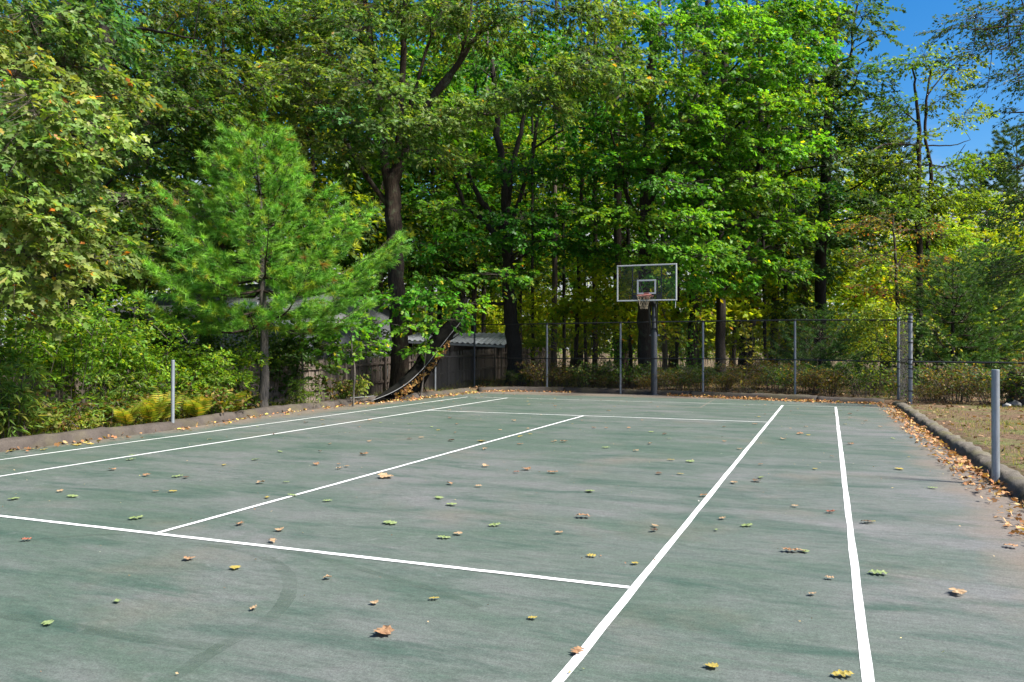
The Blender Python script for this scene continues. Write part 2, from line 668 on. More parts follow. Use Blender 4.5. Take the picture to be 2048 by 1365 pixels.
def axis(lo, hi, s, far):
    a = list(np.arange(lo, hi + 1e-6, s))
    st = s
    while a[-1] < far:
        st *= 1.35; a.append(a[-1] + st)
    st = s
    b = []
    x = lo
    while x > -far:
        st *= 1.35; x -= st; b.append(x)
    return np.array(b[::-1] + a)


gx, gy = axis(-14, 14, 0.2, 900), axis(-16, 22, 0.2, 900)
GX, GY = np.meshgrid(gx, gy, indexing='ij')
V = np.stack([GX, GY, H(GX, GY)], -1).reshape(-1, 3)
ny = len(gy)
ii, jj = np.meshgrid(np.arange(len(gx) - 1), np.arange(ny - 1), indexing='ij')
q = (ii * ny + jj).ravel()
F = np.stack([q, q + ny, q + ny + 1, q + 1], 1)
tag(link('ground', mesh_np('ground', V, F, M['ground'], smooth=True)), 'brown leaf strewn earth with patchy grass around the court', 'ground', kind='structure')

# court sheet following the kerbs
ring = [(np.interp(y, YS, XL) - 0.1, y) for y in np.linspace(-17, 14.4, 50)]
ring += [(x, np.interp(x, XB, YB) + 0.1) for x in np.linspace(-6.3, 6.8, 40)]
ring += [(np.interp(y, YR, XR) + 0.1, y) for y in np.linspace(13.2, -17, 40)]
cm = MB()
cm.add([(x, y, 0) for x, y in ring], [list(range(len(ring)))[::-1]])
court = cm.build('court', M['court'])
tag(court, 'worn green acrylic tennis court surface with grey patches', 'court', kind='structure')


def paint(name, pts, w, z, mat, wob=0.0):
    """flat painted stripe along a polyline"""
    P = np.array(pts, float)
    T = np.gradient(P, axis=0); T /= np.linalg.norm(T, axis=1)[:, None]
    S = np.stack([-T[:, 1], T[:, 0]], 1)
    r = np.random.default_rng(len(pts) + int(abs(P[0][0] * 100)))
    wl = w / 2 + r.normal(0, wob, (len(P), 2))
    A, B = P + S * wl[:, :1], P - S * wl[:, 1:]
    V = [(x, y, z) for x, y in np.vstack([A, B])]
    n = len(P)
    mb = MB().add(V, [(i, i + 1, n + i + 1, n + i)[::-1] for i in range(n - 1)])
    return mb.build(name, mat, court)


def seg(a, b, n=60):
    t = np.linspace(0, 1, n)[:, None]
    return np.array(a) * (1 - t) + np.array(b) * t


paint('sideline', seg((4.115, 11.93), (4.115, -17)), 0.055, 0.003, M['line'], 0.0022)
paint('sideline', seg((5.485, 11.80), (5.485, -17)), 0.055, 0.003, M['line'], 0.0022)
paint('sideline', seg((-4.115, 11.9), (-4.115, -17)), 0.052, 0.003, M['line'], 0.0022)
paint('sideline', seg((-5.485, 11.85), (-5.485, -17)), 0.045, 0.003, M['line'], 0.004)
paint('baseline', seg((-5.4, 11.90), (5.45, 11.90)), 0.05, 0.002, M['old_line'], 0.003)
paint('service_line', seg((-4.08, -6.4), (4.08, -6.4)), 0.055, 0.005, M['line'], 0.0022)
paint('service_line', seg((-4.08, 6.4), (4.08, 6.4)), 0.055, 0.005, M['line'], 0.0022)
paint('centre_line', seg((0, -6.37), (0, 6.37)), 0.052, 0.007, M['line'], 0.0022)
# painted-over ball court markings showing through the green
gp = [(x, y) for x, y in [(360, 1088), (460, 1096), (530, 1115), (570, 1143), (580, 1170), (572, 1200), (545, 1232), (490, 1268), (440, 1295), (385, 1330), (330, 1365)]]
paint('faded_marking', spline([gz(*p)[:2] for p in gp], 8), 0.10, 0.0022, M['ghost_line'], 0.003)
gp = [(0, 1228), (120, 1249), (250, 1273), (350, 1287), (440, 1297)]
paint('faded_marking', spline([gz(*p)[:2] for p in gp], 8), 0.10, 0.0012, M['ghost_line'], 0.003)
gp = [(0, 1088), (60, 1081), (130, 1074), (220, 1070), (330, 1072), (470, 1086), (570, 1102), (650, 1118), (760, 1150), (860, 1178), (960, 1215)]
paint('faded_marking', spline([gz(*p)[:2] for p in gp], 8), 0.075, 0.0017, M['ghost_line'], 0.003)
paint('faded_marking', seg(gz(1432, 797)[:2], gz(1400, 816)[:2], 20), 0.05, 0.0012, M['tan_line'], 0.006)


def kerb(name, pts, n_in, mat, label, cuts, w=0.36, h=0.165):
    """rounded extruded kerb along pts (inner base edge), split where it has cracked; n_in = outward normal sign"""
    root = empty(name)
    tag(root, label, 'kerb', kind='structure')
    P = np.array(pts, float)
    s = np.concatenate([[0], np.cumsum(np.linalg.norm(np.diff(P, axis=0), axis=1))])
    prof = [(0.0, -0.03), (0.02, 0.04), (0.05, 0.09), (0.075, 0.13), (0.115, 0.155), (0.17, 0.165), (0.25, 0.16), (0.32, 0.135), (0.37, -0.04)]
    cs = [0] + [c for c in cuts if c < s[-1]] + [s[-1]]
    r = np.random.default_rng(len(cs))
    for a, b in zip(cs[:-1], cs[1:]):
        ss = np.linspace(a + 0.008, b - 0.008, max(3, int((b - a) / 0.12)))
        C = np.stack([np.interp(ss, s, P[:, k]) for k in (0, 1)], 1)
        T = np.gradient(C, axis=0); T /= np.linalg.norm(T, axis=1)[:, None]
        N = np.stack([T[:, 1], -T[:, 0]], 1) * n_in
        hz = 1 + 0.06 * np.sin(ss * 1.3 + r.uniform(0, 6)) + r.normal(0, 0.012, len(ss)) + r.normal(0, 0.03)
        off = r.normal(0, 0.004, len(ss)) + r.normal(0, 0.012)
        V = []
        for i in range(len(ss)):
            for (u, z) in prof:
                e = r.normal(0, 0.006) + .012 * math.sin(ss[i] * 7.3 + u * 30) * math.sin(ss[i] * 2.9)
                q = C[i] + N[i] * (u * w / 0.37 + off[i] + e)
                V.append((q[0], q[1], z * hz[i] * h / 0.165 + e))
        k = len(prof)
        F = [(i * k + j, i * k + j + 1, (i + 1) * k + j + 1, (i + 1) * k + j) for i in range(len(ss) - 1) for j in range(k - 1)]
        if n_in < 0:
            F = [f[::-1] for f in F]
        mb = MB().add(V, F)
        mb.f.append(tuple(range(k))); mb.f.append(tuple((len(ss) - 1) * k + j for j in range(k))[::-1])
        mb.build('kerb_segment', mat, root, smooth=True)
    return root


kl = [(np.interp(y, YS, XL), y) for y in np.linspace(-17, 14.2, 100)]
kerb('left_kerb', kl, -1, M['kerb'], 'brown rounded asphalt kerb along the tree side of the court', [7.0, 13.4, 19.6, 25.2, 27.1], h=0.16)
kb = [(x, np.interp(x, XB, YB)) for x in np.linspace(-6.3, 6.75, 90)]
kerb('back_kerb', kb, -1, M['kerb'], 'brown asphalt kerb below the tall chain-link fence', [3.1, 7.7, 11.8], h=0.17)
kr = [(np.interp(y, YR, XR), y) for y in np.linspace(13.0, -17, 100)]
kerb('right_kerb', kr, -1, M['kerb_grey'], 'grey rounded kerb beside the grass with drifted leaves', [3.4, 6.3, 9.4, 12.2, 14.95, 18.0, 21.5], w=0.33, h=0.145)


# ------------------------------------------------------------------ net posts
def net_post(loc, h, label, rad=.036):
    root = empty('net_post', (loc[0], loc[1], 0))
    tag(root, label, 'net post')
    mb = MB().tube([(0, 0, -0.1), (0, 0, h)], rad * h / 1.35, 20)
    mb.build('pipe', M['galv'], root, bevel=0.004)
    r = (rad + .001) * h / 1.35
    MB().box((r * 0.9, 0, h * 0.5), (0.004, 0.012, h * 0.98)).build('weld_seam', M['galv'], root)
    MB().tube([(0, 0, -0.02), (0, 0, 0.012), (0, 0, 0.02)], [r * 1.7, r * 1.6, r * 1.2], 20).build('asphalt_collar', M['kerb'], root)
    return root


net_post(gz(345, 859), 1.335, 'bare galvanised net post by the ferns and leafy shrubs')
net_post(gz(1991.4, 970), 1.345, 'bare galvanised net post by the grass and leaf drift', .043).rotation_euler = (0, 0, math.radians(-100))

# ------------------------------------------------------------------ basketball hoop
PB = np.array([-0.18, 15.36, 0.0])
hoop = empty('basketball_hoop', PB)
tag(hoop, 'basketball hoop on a dark grey pole with clear white-framed backboard', 'basketball hoop')
BY, BZ0, BZ1, BW = -1.32, 3.10, 4.28, 1.95   # backboard plane relative to pole
bx = 0.02
mb = MB(); mb.tube([(0, 0, -0.05), (0, 0, 2.25)], [0.105, 0.1], 16)
pole = mb.build('pole', M['pole_grey'], hoop)
MB().tube([(0, 0, 2.2), (0, 0, 3.05)], 0.078, 16).build('upper_pole', M['pole_grey'], hoop)
MB().tube([(0, 0, 2.2), (0, 0, 2.26)], 0.108, 16).build('collar', M['black_metal'], hoop)
MB().tube([(0, 0, 0.0), (0, 0, 0.03)], 0.16, 16).build('base_plate', M['pole_grey'], hoop)
arm = MB()
arm.bar((0.0, 0.1, 3.0), (bx, BY + 0.22, 3.34), 0.14, 0.12)
arm.build('extension_arm', M['black_metal'], hoop)
for s in (-1, 1):
    MB().bar((s * 0.1, 0.05, 2.02), (s * 0.12 + bx, BY * 0.38, 3.06), 0.05, 0.05).build('brace', M['black_metal'], hoop)
    MB().bar((s * 0.09, 0.10, 2.55), (s * 0.33 + bx, BY + 0.12, 3.86), 0.035, 0.035).build('upper_brace', M['black_metal'], hoop)
MB().bar((-0.16, 0.05, 2.02), (0.16, 0.05, 2.02), 0.05).build('brace_bolt', M['galv'], hoop)
bb = MB()
bb.box((bx, BY, (BZ0 + BZ1) / 2), (BW - 0.06, 0.012, BZ1 - BZ0 - 0.06))
board = bb.build('backboard', M['acrylic'], hoop)
fr = MB()
zc = (BZ0 + BZ1) / 2
fw_ = 0.042
fr.box((bx, BY, BZ0 + fw_ / 2), (BW, 0.05, fw_)); fr.box((bx, BY, BZ1 - fw_ / 2), (BW, 0.05, fw_))
for s in (-1, 1):
    fr.box((bx + s * (BW / 2 - fw_ / 2), BY, zc), (fw_, 0.048, BZ1 - BZ0 - 2 * fw_))
fr.build('frame', M['dull_white'], board, bevel=0.006)
sq = MB()
sw, sh, sz = 0.62, 0.42, BZ0 + 0.25
for z in (sz, sz + sh):
    sq.box((bx, BY - 0.010, z), (sw, 0.004, 0.05))
for s in (-1, 1):
    sq.box((bx + s * (sw / 2 - 0.025), BY - 0.010, sz + sh / 2), (0.05, 0.004, sh - 0.05))
sq.build('target_square', M['dull_white'], board)
for s in (-1, 1):
    MB().box((bx + s * 0.47, BY + 0.05, zc), (0.03, 0.035, BZ1 - BZ0 - 0.12)).build('board_strut', M['black_metal'], hoop)
    MB().bar((bx + s * 0.47, BY + 0.06, BZ0 + 0.69), (bx + s * 0.30, BY + 0.12, BZ0 + 0.69), 0.03).build('strut_tie', M['black_metal'], hoop)
    MB().box((bx + s * 0.39, BY + 0.08, BZ0 + 0.13), (0.16, 0.06, 0.18)).build('mount_plate', M['black_metal'], hoop)
MB().box((bx, BY + 0.08, BZ0 + 0.26), (0.94, 0.04, 0.03)).build('board_crossbar', M['black_metal'], hoop)
RZ = BZ0 + 0.17
rm = MB()
th = np.linspace(0, 2 * math.pi, 33)
RC = (bx, BY - 0.16 - 0.228)
rm.tube([(RC[0] + 0.228 * math.cos(a), RC[1] + 0.228 * math.sin(a), RZ) for a in th], 0.011, 8, cap=False)
rim = rm.build('rim', M['rim'], hoop, smooth=True)
br = MB().box((bx, BY - 0.02, RZ - 0.02), (0.20, 0.03, 0.15)).box((bx, BY - 0.09, RZ - 0.02), (0.14, 0.14, 0.02))
br.box((bx, BY - 0.03, RZ + 0.075), (0.17, 0.02, 0.05)).box((bx, BY - 0.026, RZ - 0.01), (0.44, 0.02, 0.045))
br.build('rim_bracket', M['rim'], rim)
ntm = MB()
nn = 12
rad = [0.222, 0.200, 0.170, 0.140, 0.122, 0.118]
zz = [0.0, -0.09, -0.18, -0.27, -0.36, -0.43]
for k in range(5):
    for i in range(nn):
        a0 = (i + 0.5 * (k % 2)) / nn * 2 * math.pi
        for s in (-0.5, 0.5):
            a1 = a0 + s / nn * 2 * math.pi
            ntm.bar((RC[0] + rad[k] * math.cos(a0), RC[1] + rad[k] * math.sin(a0), RZ + zz[k] - 0.012),
                    (RC[0] + rad[k + 1] * math.cos(a1), RC[1] + rad[k + 1] * math.sin(a1), RZ + zz[k + 1] - 0.012), 0.006)
tag(ntm.build('net', M['net_cord'], rim), kind='stuff')
MB().bar((bx + BW / 2 - 0.04, BY, BZ0), (bx + BW / 2 - 0.045, BY, BZ0 - 0.24), 0.012).build('hanging_strip', M['white_paint'], board)


# ------------------------------------------------------------------ chain-link fences
def chain(parent, a, b, z0, z1, name='chain_link'):
    """black diamond wire fabric between two ground points"""
    a, b = np.array(a, float), np.array(b, float)
    L = np.linalg.norm(b - a)
    d = (b - a) / L
    h = z1 - z0
    p = 0.078
    A, B = [], []
    for k in np.arange(-h, L, p):
        s0, s1 = max(k, 0), min(k + h, L)
        if s1 - s0 < 0.01:
            continue
        A.append((a[0] + d[0] * s0, a[1] + d[1] * s0, z0 + (s0 - k))); B.append((a[0] + d[0] * s1, a[1] + d[1] * s1, z0 + (s1 - k)))
        A.append((a[0] + d[0] * s0, a[1] + d[1] * s0, z1 - (s0 - k))); B.append((a[0] + d[0] * s1, a[1] + d[1] * s1, z1 - (s1 - k)))
    V, F = prisms(A, B, 0.0017, 0.0017)
    return link(name, mesh_np(name, V, F, M['black_metal']), parent, 'stuff')


def cap_post(parent, p, z0, z1, r, mat, top='dome', bands=()):
    po = MB().tube([(p[0], p[1], z0), (p[0], p[1], z1)], r, 14).build('post', mat, parent)
    MB().tube([(p[0], p[1], z1 - 0.03), (p[0], p[1], z1 + 0.012), (p[0], p[1], z1 + 0.03)], [r * 1.25, r * 1.2, r * 0.5], 14).build('post_cap', M['black_metal'], po)
    for zb in bands:
        MB().tube([(p[0], p[1], zb - 0.015), (p[0], p[1], zb + 0.015)], r * 1.18, 14).build('tension_band', M['black_metal'], po)
    return po


FA, FB = np.array([-6.9, 16.25]), np.array([7.25, 14.15])
fence = empty('chain_link_fence', (0, 15.3, 0))
fence.location = (0, 0, 0)
tag(fence, 'tall black chain-link fence with silver posts behind the hoop', 'fence')


def on_line(px, A, B):
    d = ray(px, 700)[:2]
    e = B - A
    Mx = np.array([[d[0], -e[0]], [d[1], -e[1]]])
    t = np.linalg.solve(Mx, A - CAM[:2])
    return A + e * t[1]


fposts = [on_line(px, FA, FB) for px in (949, 1094, 1241, 1406, 1590, 1797)]


def z_at(p, px, py):
    d = ray(px, py)
    k = ((p - CAM[:2]) @ d[:2]) / (d[:2] @ d[:2])
    return CAM[2] + d[2] * k


tops = [z_at(p, px, py) for p, px, py in zip(fposts, (949, 1094, 1241, 1406, 1590, 1797), (650, 648, 645.5, 643, 640.5, 640.5))]
mids = [z_at(p, px, py) for p, px, py in zip(fposts, (949, 1094, 1241, 1406, 1590, 1797), (716, 717.5, 717.5, 718, 720, 724))]
LP = gz(870, 789)[:2] + np.array([-0.15, 0.3])
allp = [LP] + fposts
topz = [z_at(LP, 870, 651)] + tops
midz = [z_at(LP, 870, 713)] + mids
for i, p in enumerate(allp):
    last = i == len(allp) - 1
    cap_post(fence, p, -0.1, topz[i] + (0.12 if last else 0.0), 0.036 if not last else 0.042, M['galv_dull'] if i not in (1,) else M['pole_grey'], bands=(midz[i],) + ((0.5, 1.0, 1.6) if last else ()))
for i in range(len(allp) - 1):
    a, b = allp[i], allp[i + 1]
    MB().tube([(*a, topz[i]), (*b, topz[i + 1])], 0.021, 8).build('top_rail', M['black_metal'], fence)
    MB().tube([(*a, midz[i]), (*b, midz[i + 1])], 0.018, 8).build('mid_rail', M['black_metal'], fence)
    chain(fence, a, b, 0.1, (topz[i] + topz[i + 1]) / 2)
# short return by the corner
RC1 = fposts[-1]
RC2 = gz(1821, 810, 0.08)[:2]
ret = empty('chain_link_return')
tag(ret, 'short black mesh fence return between the two corner posts with vines', 'fence')
ztop = z_at(RC2, 1821, 629)
zm1 = z_at(RC2, 1821, 728)
cap_post(ret, RC2, -0.1, ztop, 0.052, M['galv_dull'], bands=(0.45, 0.8, 1.05, 1.17, 1.3, 1.75, 2.3, 2.38))
MB().tube([(*RC1, tops[-1]), (*RC2, ztop - 0.12)], 0.021, 8).build('top_rail', M['black_metal'], ret)
MB().tube([(*RC1, mids[-1]), (*RC2, zm1)], 0.018, 8).build('mid_rail', M['black_metal'], ret)
chain(ret, RC1, RC2, 0.1, ztop - 0.14)
chain(ret, RC1 + 0.03, RC2 + 0.03, 0.13, ztop - 0.16, 'privacy_mesh')
# low fence going off to the right
low = empty('low_chain_link_fence')
tag(low, 'waist-high black chain-link fence in front of the brush beyond the grass', 'fence')
LE = np.array([16.5, 10.2])
zl0, zl1 = z_at(RC2, 1826, 724), 1.16
MB().tube([(*RC2, zl0), (*(RC2 + (LE - RC2) * 0.5), zl0), (*LE, zl1)], 0.022, 8).build('top_rail', M['black_metal'], low)
for k in (0.62, 1.0):
    cap_post(low, RC2 + (LE - RC2) * k, -0.1, zl1, 0.03, M['pole_grey'])
chain(low, RC2, LE, 0.08, zl0 - 0.01)

# ------------------------------------------------------------------ stockade fence on the left
st = empty('stockade_fence')
tag(st, 'weathered grey wooden picket fence behind the left-hand trees', 'fence')
SX = -8.95
prng = np.random.default_rng(5)
pk = []
for k in range(3):
    w, t_ = 0.118, 0.022
    mb = MB()
    V = [(-w / 2, 0, 0), (w / 2, 0, 0), (w / 2, 0, 1.72), (w * 0.18, 0, 1.80), (-w * 0.18, 0, 1.80), (-w / 2, 0, 1.72)]
    V = [(t_ / 2, x, z + prng.normal(0, 0.006)) for x, _, z in V] + [(-t_ / 2, x, z) for x, _, z in V]
    mb.add(V, [(0, 1, 2, 3, 4, 5), (11, 10, 9, 8, 7, 6)] + [(i, i + 6, (i + 1) % 6 + 6, (i + 1) % 6) for i in range(6)])
    o = mb.build('picket', M['wood'], st)
    pk.append(o)
ys = np.arange(-2.2, 31, 0.124)
for i, y in enumerate(ys):
    ztop_ = np.interp(y, [-3, 10, 20, 31], [1.0, 1.2, 1.5, 1.68]) + prng.normal(0, 0.012)
    o = pk[i] if i < 3 else link('picket', pk[i % 3].data, st)
    o.location = (SX + prng.normal(0, 0.006), y, ztop_ - 1.8)
    o.rotation_euler = (prng.normal(0, 0.012), prng.normal(0, 0.01), prng.normal(0, 0.03))
for y0, y1 in zip(np.arange(-2.2, 31, 2.44)[:-1], np.arange(-2.2, 31, 2.44)[1:]):
    za, zb = [np.interp(y, [-3, 10, 20, 31], [1.0, 1.2, 1.5, 1.68]) for y in (y0, y1)]
    for dz in (-0.22, -0.85, -1.5):
        MB().bar((SX + 0.04, y0 + 0.05, za + dz), (SX + 0.04, y1 - 0.05, zb + dz), 0.04, 0.075).build('rail', M['wood'], st)
    MB().box((SX + 0.07, y0, za - 0.95), (0.09, 0.09, 1.95)).build('post', M['wood'], st)

# ------------------------------------------------------------------ neighbouring buildings behind the fence


def house(name, label, A, B, deep, zw, zr, over, mats, clap=True):
    """A-B: ground line of the wall that faces the court; gable roof"""
    root = empty(name, (*((A + B) / 2), -0.5))
    tag(root, label, 'house' if 'house' in name else 'shed')
    o = np.array([*((A + B) / 2), -0.5])
    e = (B - A); L = np.linalg.norm(e); e = e / L
    n = np.array([-e[1], e[0]])
    if n @ (A - CAM[:2]) < 0:
        n = -n
    def W(u, v, z):
        q = A + e * u + n * v
        return (q[0] - o[0], q[1] - o[1], z - o[2])
    wl = MB()
    zb = -0.6
    c = [W(0, 0, zb), W(L, 0, zb), W(L, deep, zb), W(0, deep, zb), W(0, 0, zw), W(L, 0, zw), W(L, deep, zw), W(0, deep, zw), W(0, deep / 2, zr), W(L, deep / 2, zr)]
    wl.add(c, [(0, 1, 5, 4), (1, 2, 6, 9, 5), (2, 3, 7, 6), (3, 0, 4, 8, 7)])
    wall = wl.build('wall', mats[0], root)
    z = 0.0
    while z < zw - 0.12:
        MB().bar(W(0.02, -0.012, z + 0.1), W(L - 0.02, -0.012, z + 0.1), 0.02, 0.17).build('clapboard', mats[0], wall)
        z += 0.19
    for v0, v1, zz0, zz1 in ((-over, deep / 2, zw - 0.05, zr), (deep + over, deep / 2, zw - 0.05, zr)):
        rf = MB().add([W(-0.3, v0, zz0), W(L + 0.3, v0, zz0), W(L + 0.3, v1, zz1), W(-0.3, v1, zz1), W(-0.3, v0, zz0 + 0.1), W(L + 0.3, v0, zz0 + 0.1), W(L + 0.3, v1, zz1 + 0.1), W(-0.3, v1, zz1 + 0.1)],
                      [(3, 2, 1, 0), (4, 5, 6, 7), (0, 1, 5, 4), (1, 2, 6, 5), (3, 0, 4, 7)])
        rfo = rf.build('roof', mats[1], root)
    MB().bar(W(-0.32, -over - 0.03, zw - 0.02), W(L + 0.32, -over - 0.03, zw - 0.02), 0.04, 0.24).build('fascia', mats[2], root)
    for k in (0.22, 0.62):
        wn = MB().box((0, 0, 0), (0.001, 0.001, 0.001))
        cx = W(L * k, -0.05, 1.3)
        R = np.stack([np.array([*e, 0]), np.array([*n, 0]), np.array([0, 0, 1.0])], 1)
        f = MB().box(cx, (1.0, 0.07, 1.2), R).build('window', mats[2], root)
        MB().box(W(L * k, -0.09, 1.3), (0.84, 0.02, 1.04), R).build('pane', M['glass'], f)
    return root


house('house', 'grey clapboard house with white fascia behind shrubs and wooden fence', pt(235, 700, 35)[:2], pt(520, 700, 30)[:2], 7.5, 3.15, 4.3, 0.35, (M['siding'], M['shingle'], M['fascia']))
house('garden_shed', 'small pale grey shed showing below the young pine', pt(560, 700, 29)[:2], pt(700, 700, 31)[:2], 3.0, 2.45, 3.0, 0.2, (M['siding'], M['shingle'], M['fascia']))
# lean-to with a corrugated roof
lt = empty('lean_to_shed', pt(910, 720, 40) * np.array([1, 1, 0]) + np.array([0, 0, -0.4]))
tag(lt, 'dark open lean-to shed with a corrugated metal roof behind the fence', 'shed')
o0 = np.array(lt.location)
A, B = pt(800, 690, 38.0), pt(1012, 690, 37.0)
e = (B - A)[:2]; L = np.linalg.norm(e); e = e / L
n = np.array([-e[1], e[0]])
NW = 80
V, F = [], []
for i in range(NW + 1):
    u = L * i / NW
    w = 0.035 * math.sin(i * math.pi / 2)
    for v, z in ((-0.3, np.interp(u, [0, L], [1.95, 1.72])), (2.9, 2.32)):
        q = A[:2] + e * u + n * v
        V.append((q[0] - o0[0], q[1] - o0[1], z + w - o0[2]))
for i in range(NW):
    F.append((2 * i, 2 * i + 2, 2 * i + 3, 2 * i + 1))
lr = MB().add(V, F)
lro = lr.build('roof', M['tin'], lt)
lro.modifiers.new('thick', 'SOLIDIFY').thickness = 0.02
mbw = MB()
q = A[:2] + e * (L / 2) + n * 2.7
R3 = np.stack([np.array([*e, 0]), np.array([*n, 0]), np.array([0, 0, 1.0])], 1)
mbw.box((q[0] - o0[0], q[1] - o0[1], 1.2), (L * 0.96, 0.06, 2.5), R3)
mbw.build('back_wall', M['wood'], lt)
for k in (0.04, 0.5, 0.96):
    q = A[:2] + e * (L * k)
    MB().box((q[0] - o0[0], q[1] - o0[1], 1.0), (0.1, 0.1, 2.1), R3).build('post', M['wood'], lt)
fa = A[:2] - n * 0.28; fb = fa + e * L
MB().bar((fa[0] - o0[0], fa[1] - o0[1], 1.86 - o0[2]), (fb[0] - o0[0], fb[1] - o0[1], 1.63 - o0[2]), 0.03, 0.1).build('fascia', M['tin'], lt)

# blue tarp bundle seen through the leaves beside the house
tb = pt(432, 722, 26)
V, F = tube([(-0.7, 0, 0.12), (-0.4, 0.05, 0.3), (0, 0, 0.36), (0.35, -0.04, 0.3), (0.7, 0, 0.1)], [0.12, 0.32, 0.36, 0.3, 0.1], 10, 0.12, 3)
tbo = MB().add(V, F).build('tarp_bundle', M['tarp'], smooth=True)
tbo.location = (tb[0], tb[1], tb[2] - 0.36); tbo.rotation_euler = (0, 0, YAW)
tag(tbo, 'crumpled blue tarp bundle behind the wooden fence', 'tarp')
stk = tb.copy()
wp = MB()
for i in range(5):
    for j in range(3):
        wp.tube([(-0.65 + j * 0.02 + 0.3 * i, -0.4, 0), (-0.65 + j * 0.02 + 0.3 * i, 0.4, 0)], 0.14, 8) if j == 0 else None
pb = MB().box((0, 0, 0.75), (1.5, 0.9, 1.1))
base_z = tb[2] - 0.36
pt_o = MB().box((0, 0, 0), (1.6, 0.9, max(0.3, base_z + 0.5))).build('wooden_crate', M['wood'], bevel=0.01)
pt_o.location = (tb[0], tb[1], base_z - max(0.3, base_z + 0.5) / 2); pt_o.rotation_euler = (0, 0, YAW)
tag(pt_o, 'weathered wooden crate under the blue tarp', 'crate')

# black bin and two pale stones by the low fence
bp = gz(2052, 815, 0.08)
bn = empty('compost_bin', (bp[0], bp[1], float(H(bp[0], bp[1]))), 0.3)
tag(bn, 'black plastic compost bin standing at the brush beyond the grass', 'bin')
mb = MB()
V = [(sx * w, sy * w, z) for z, w in ((0, 0.30), (0.80, 0.26)) for sx, sy in ((-1, -1), (1, -1), (1, 1), (-1, 1))]
mb.add(V, [(0, 1, 5, 4), (1, 2, 6, 5), (2, 3, 7, 6), (3, 0, 4, 7), (4, 5, 6, 7)])
mb.build('body', M['bin'], bn, bevel=0.02)
MB().box((0, 0, 0.84), (0.58, 0.58, 0.08)).build('lid', M['bin'], bn, bevel=0.02)
MB().box((-0.36, -0.2, 0.45), (0.05, 0.05, 0.95)).build('stake', M['wood'], bn)
for k in range(4):
    MB().box((0, -0.292 + 0.01 * k, 0.15 + 0.17 * k), (0.48, 0.02, 0.03)).build('rib', M['bin'], bn)
for (px, py, s, lab) in ((2014, 819, 0.10, 'small pale stone lying at the edge of the brush'), (2030, 817, 0.15, 'larger whitish stone against the foot of the black bin')):
    p = gz(px, py, 0.08)
    V, F = tube([(-s, 0, 0), (-s * 0.7, 0, s * 0.3), (0, 0, s * 0.42), (s * 0.7, 0, s * 0.3), (s, 0, 0.0)], [s * 0.15, s * 0.5, s * 0.6, s * 0.45, s * 0.12], 9, 0.18, px)
    so_ = MB().add(V, F).build('stone', M['stone'], smooth=True)
    so_.location = (p[0], p[1], float(H(p[0], p[1]))); so_.rotation_euler = (0, 0, 0.4)
    tag(so_, lab, 'stone')

# ------------------------------------------------------------------ foliage machinery
T_OAK = (np.array([(0, 0.0, 0), (.22, .30, .06), (.10, .42, .02), (.29, .68, .05), (.10, .77, .02), (0, 1.0, -.06), (-.10, .77, .02), (-.29, .68, .05), (-.10, .42, .02), (-.22, .30, .06)], float),
         np.array([(0, 1, 2), (0, 2, 8), (0, 8, 9), (2, 3, 4), (2, 4, 6), (2, 6, 8), (8, 6, 7), (4, 5, 6)]))
T_MAPLE = (np.array([(0, 0, 0), (.45, .30, .04), (.16, .50, .05), (.30, .78, .02), (0, 1.0, -.06), (-.30, .78, .02), (-.16, .50, .05), (-.45, .30, .04)], float),
           np.array([(0, 1, 2), (0, 2, 6), (0, 6, 7), (2, 3, 4), (2, 4, 6), (6, 4, 5)]))
T_OVAL = (np.array([(0, 0, 0), (.27, .5, .06), (0, 1, -.04), (-.27, .5, .06)], float), np.array([(0, 1, 2), (0, 2, 3)]))
T_NARROW = (np.array([(0, 0, 0), (.10, .4, .03), (0, 1, -.1), (-.10, .4, .03)], float), np.array([(0, 1, 2), (0, 2, 3)]))


def leaves_np(P, D, N, S, C, tpl):
    TV, TF = tpl
    D = norm(D)
    X = norm(np.cross(D, N))
    Z = np.cross(X, D)
    V = P[:, None] + S[:, None, None] * (TV[None, :, 0:1] * X[:, None] + TV[None, :, 1:2] * D[:, None] + TV[None, :, 2:3] * Z[:, None])
    k = len(TV)
    F = (TF[None] + (np.arange(len(P)) * k)[:, None, None]).reshape(-1, 3)
    return V.reshape(-1, 3), F, np.repeat(C, k, axis=0)


def pick_colours(r, n, pal, per=None):
    """pal: list of (rgb, weight); jittered"""
    w = np.array([p[1] for p in pal], float); w /= w.sum()
    c = np.array([p[0] for p in pal], float)
    i = r.choice(len(pal), n, p=w)
    c = c * np.array([1.0, 1.12, 0.75]) * (1.0 if c[0][1] > c[0][0] else np.array([1, 1 / 1.12, 1 / .75]))
    out = c[i] * r.normal(1, 0.16, (n, 1)).clip(0.6, 1.5) * r.normal(1, 0.05, (n, 3)).clip(0.8, 1.2)
    return out


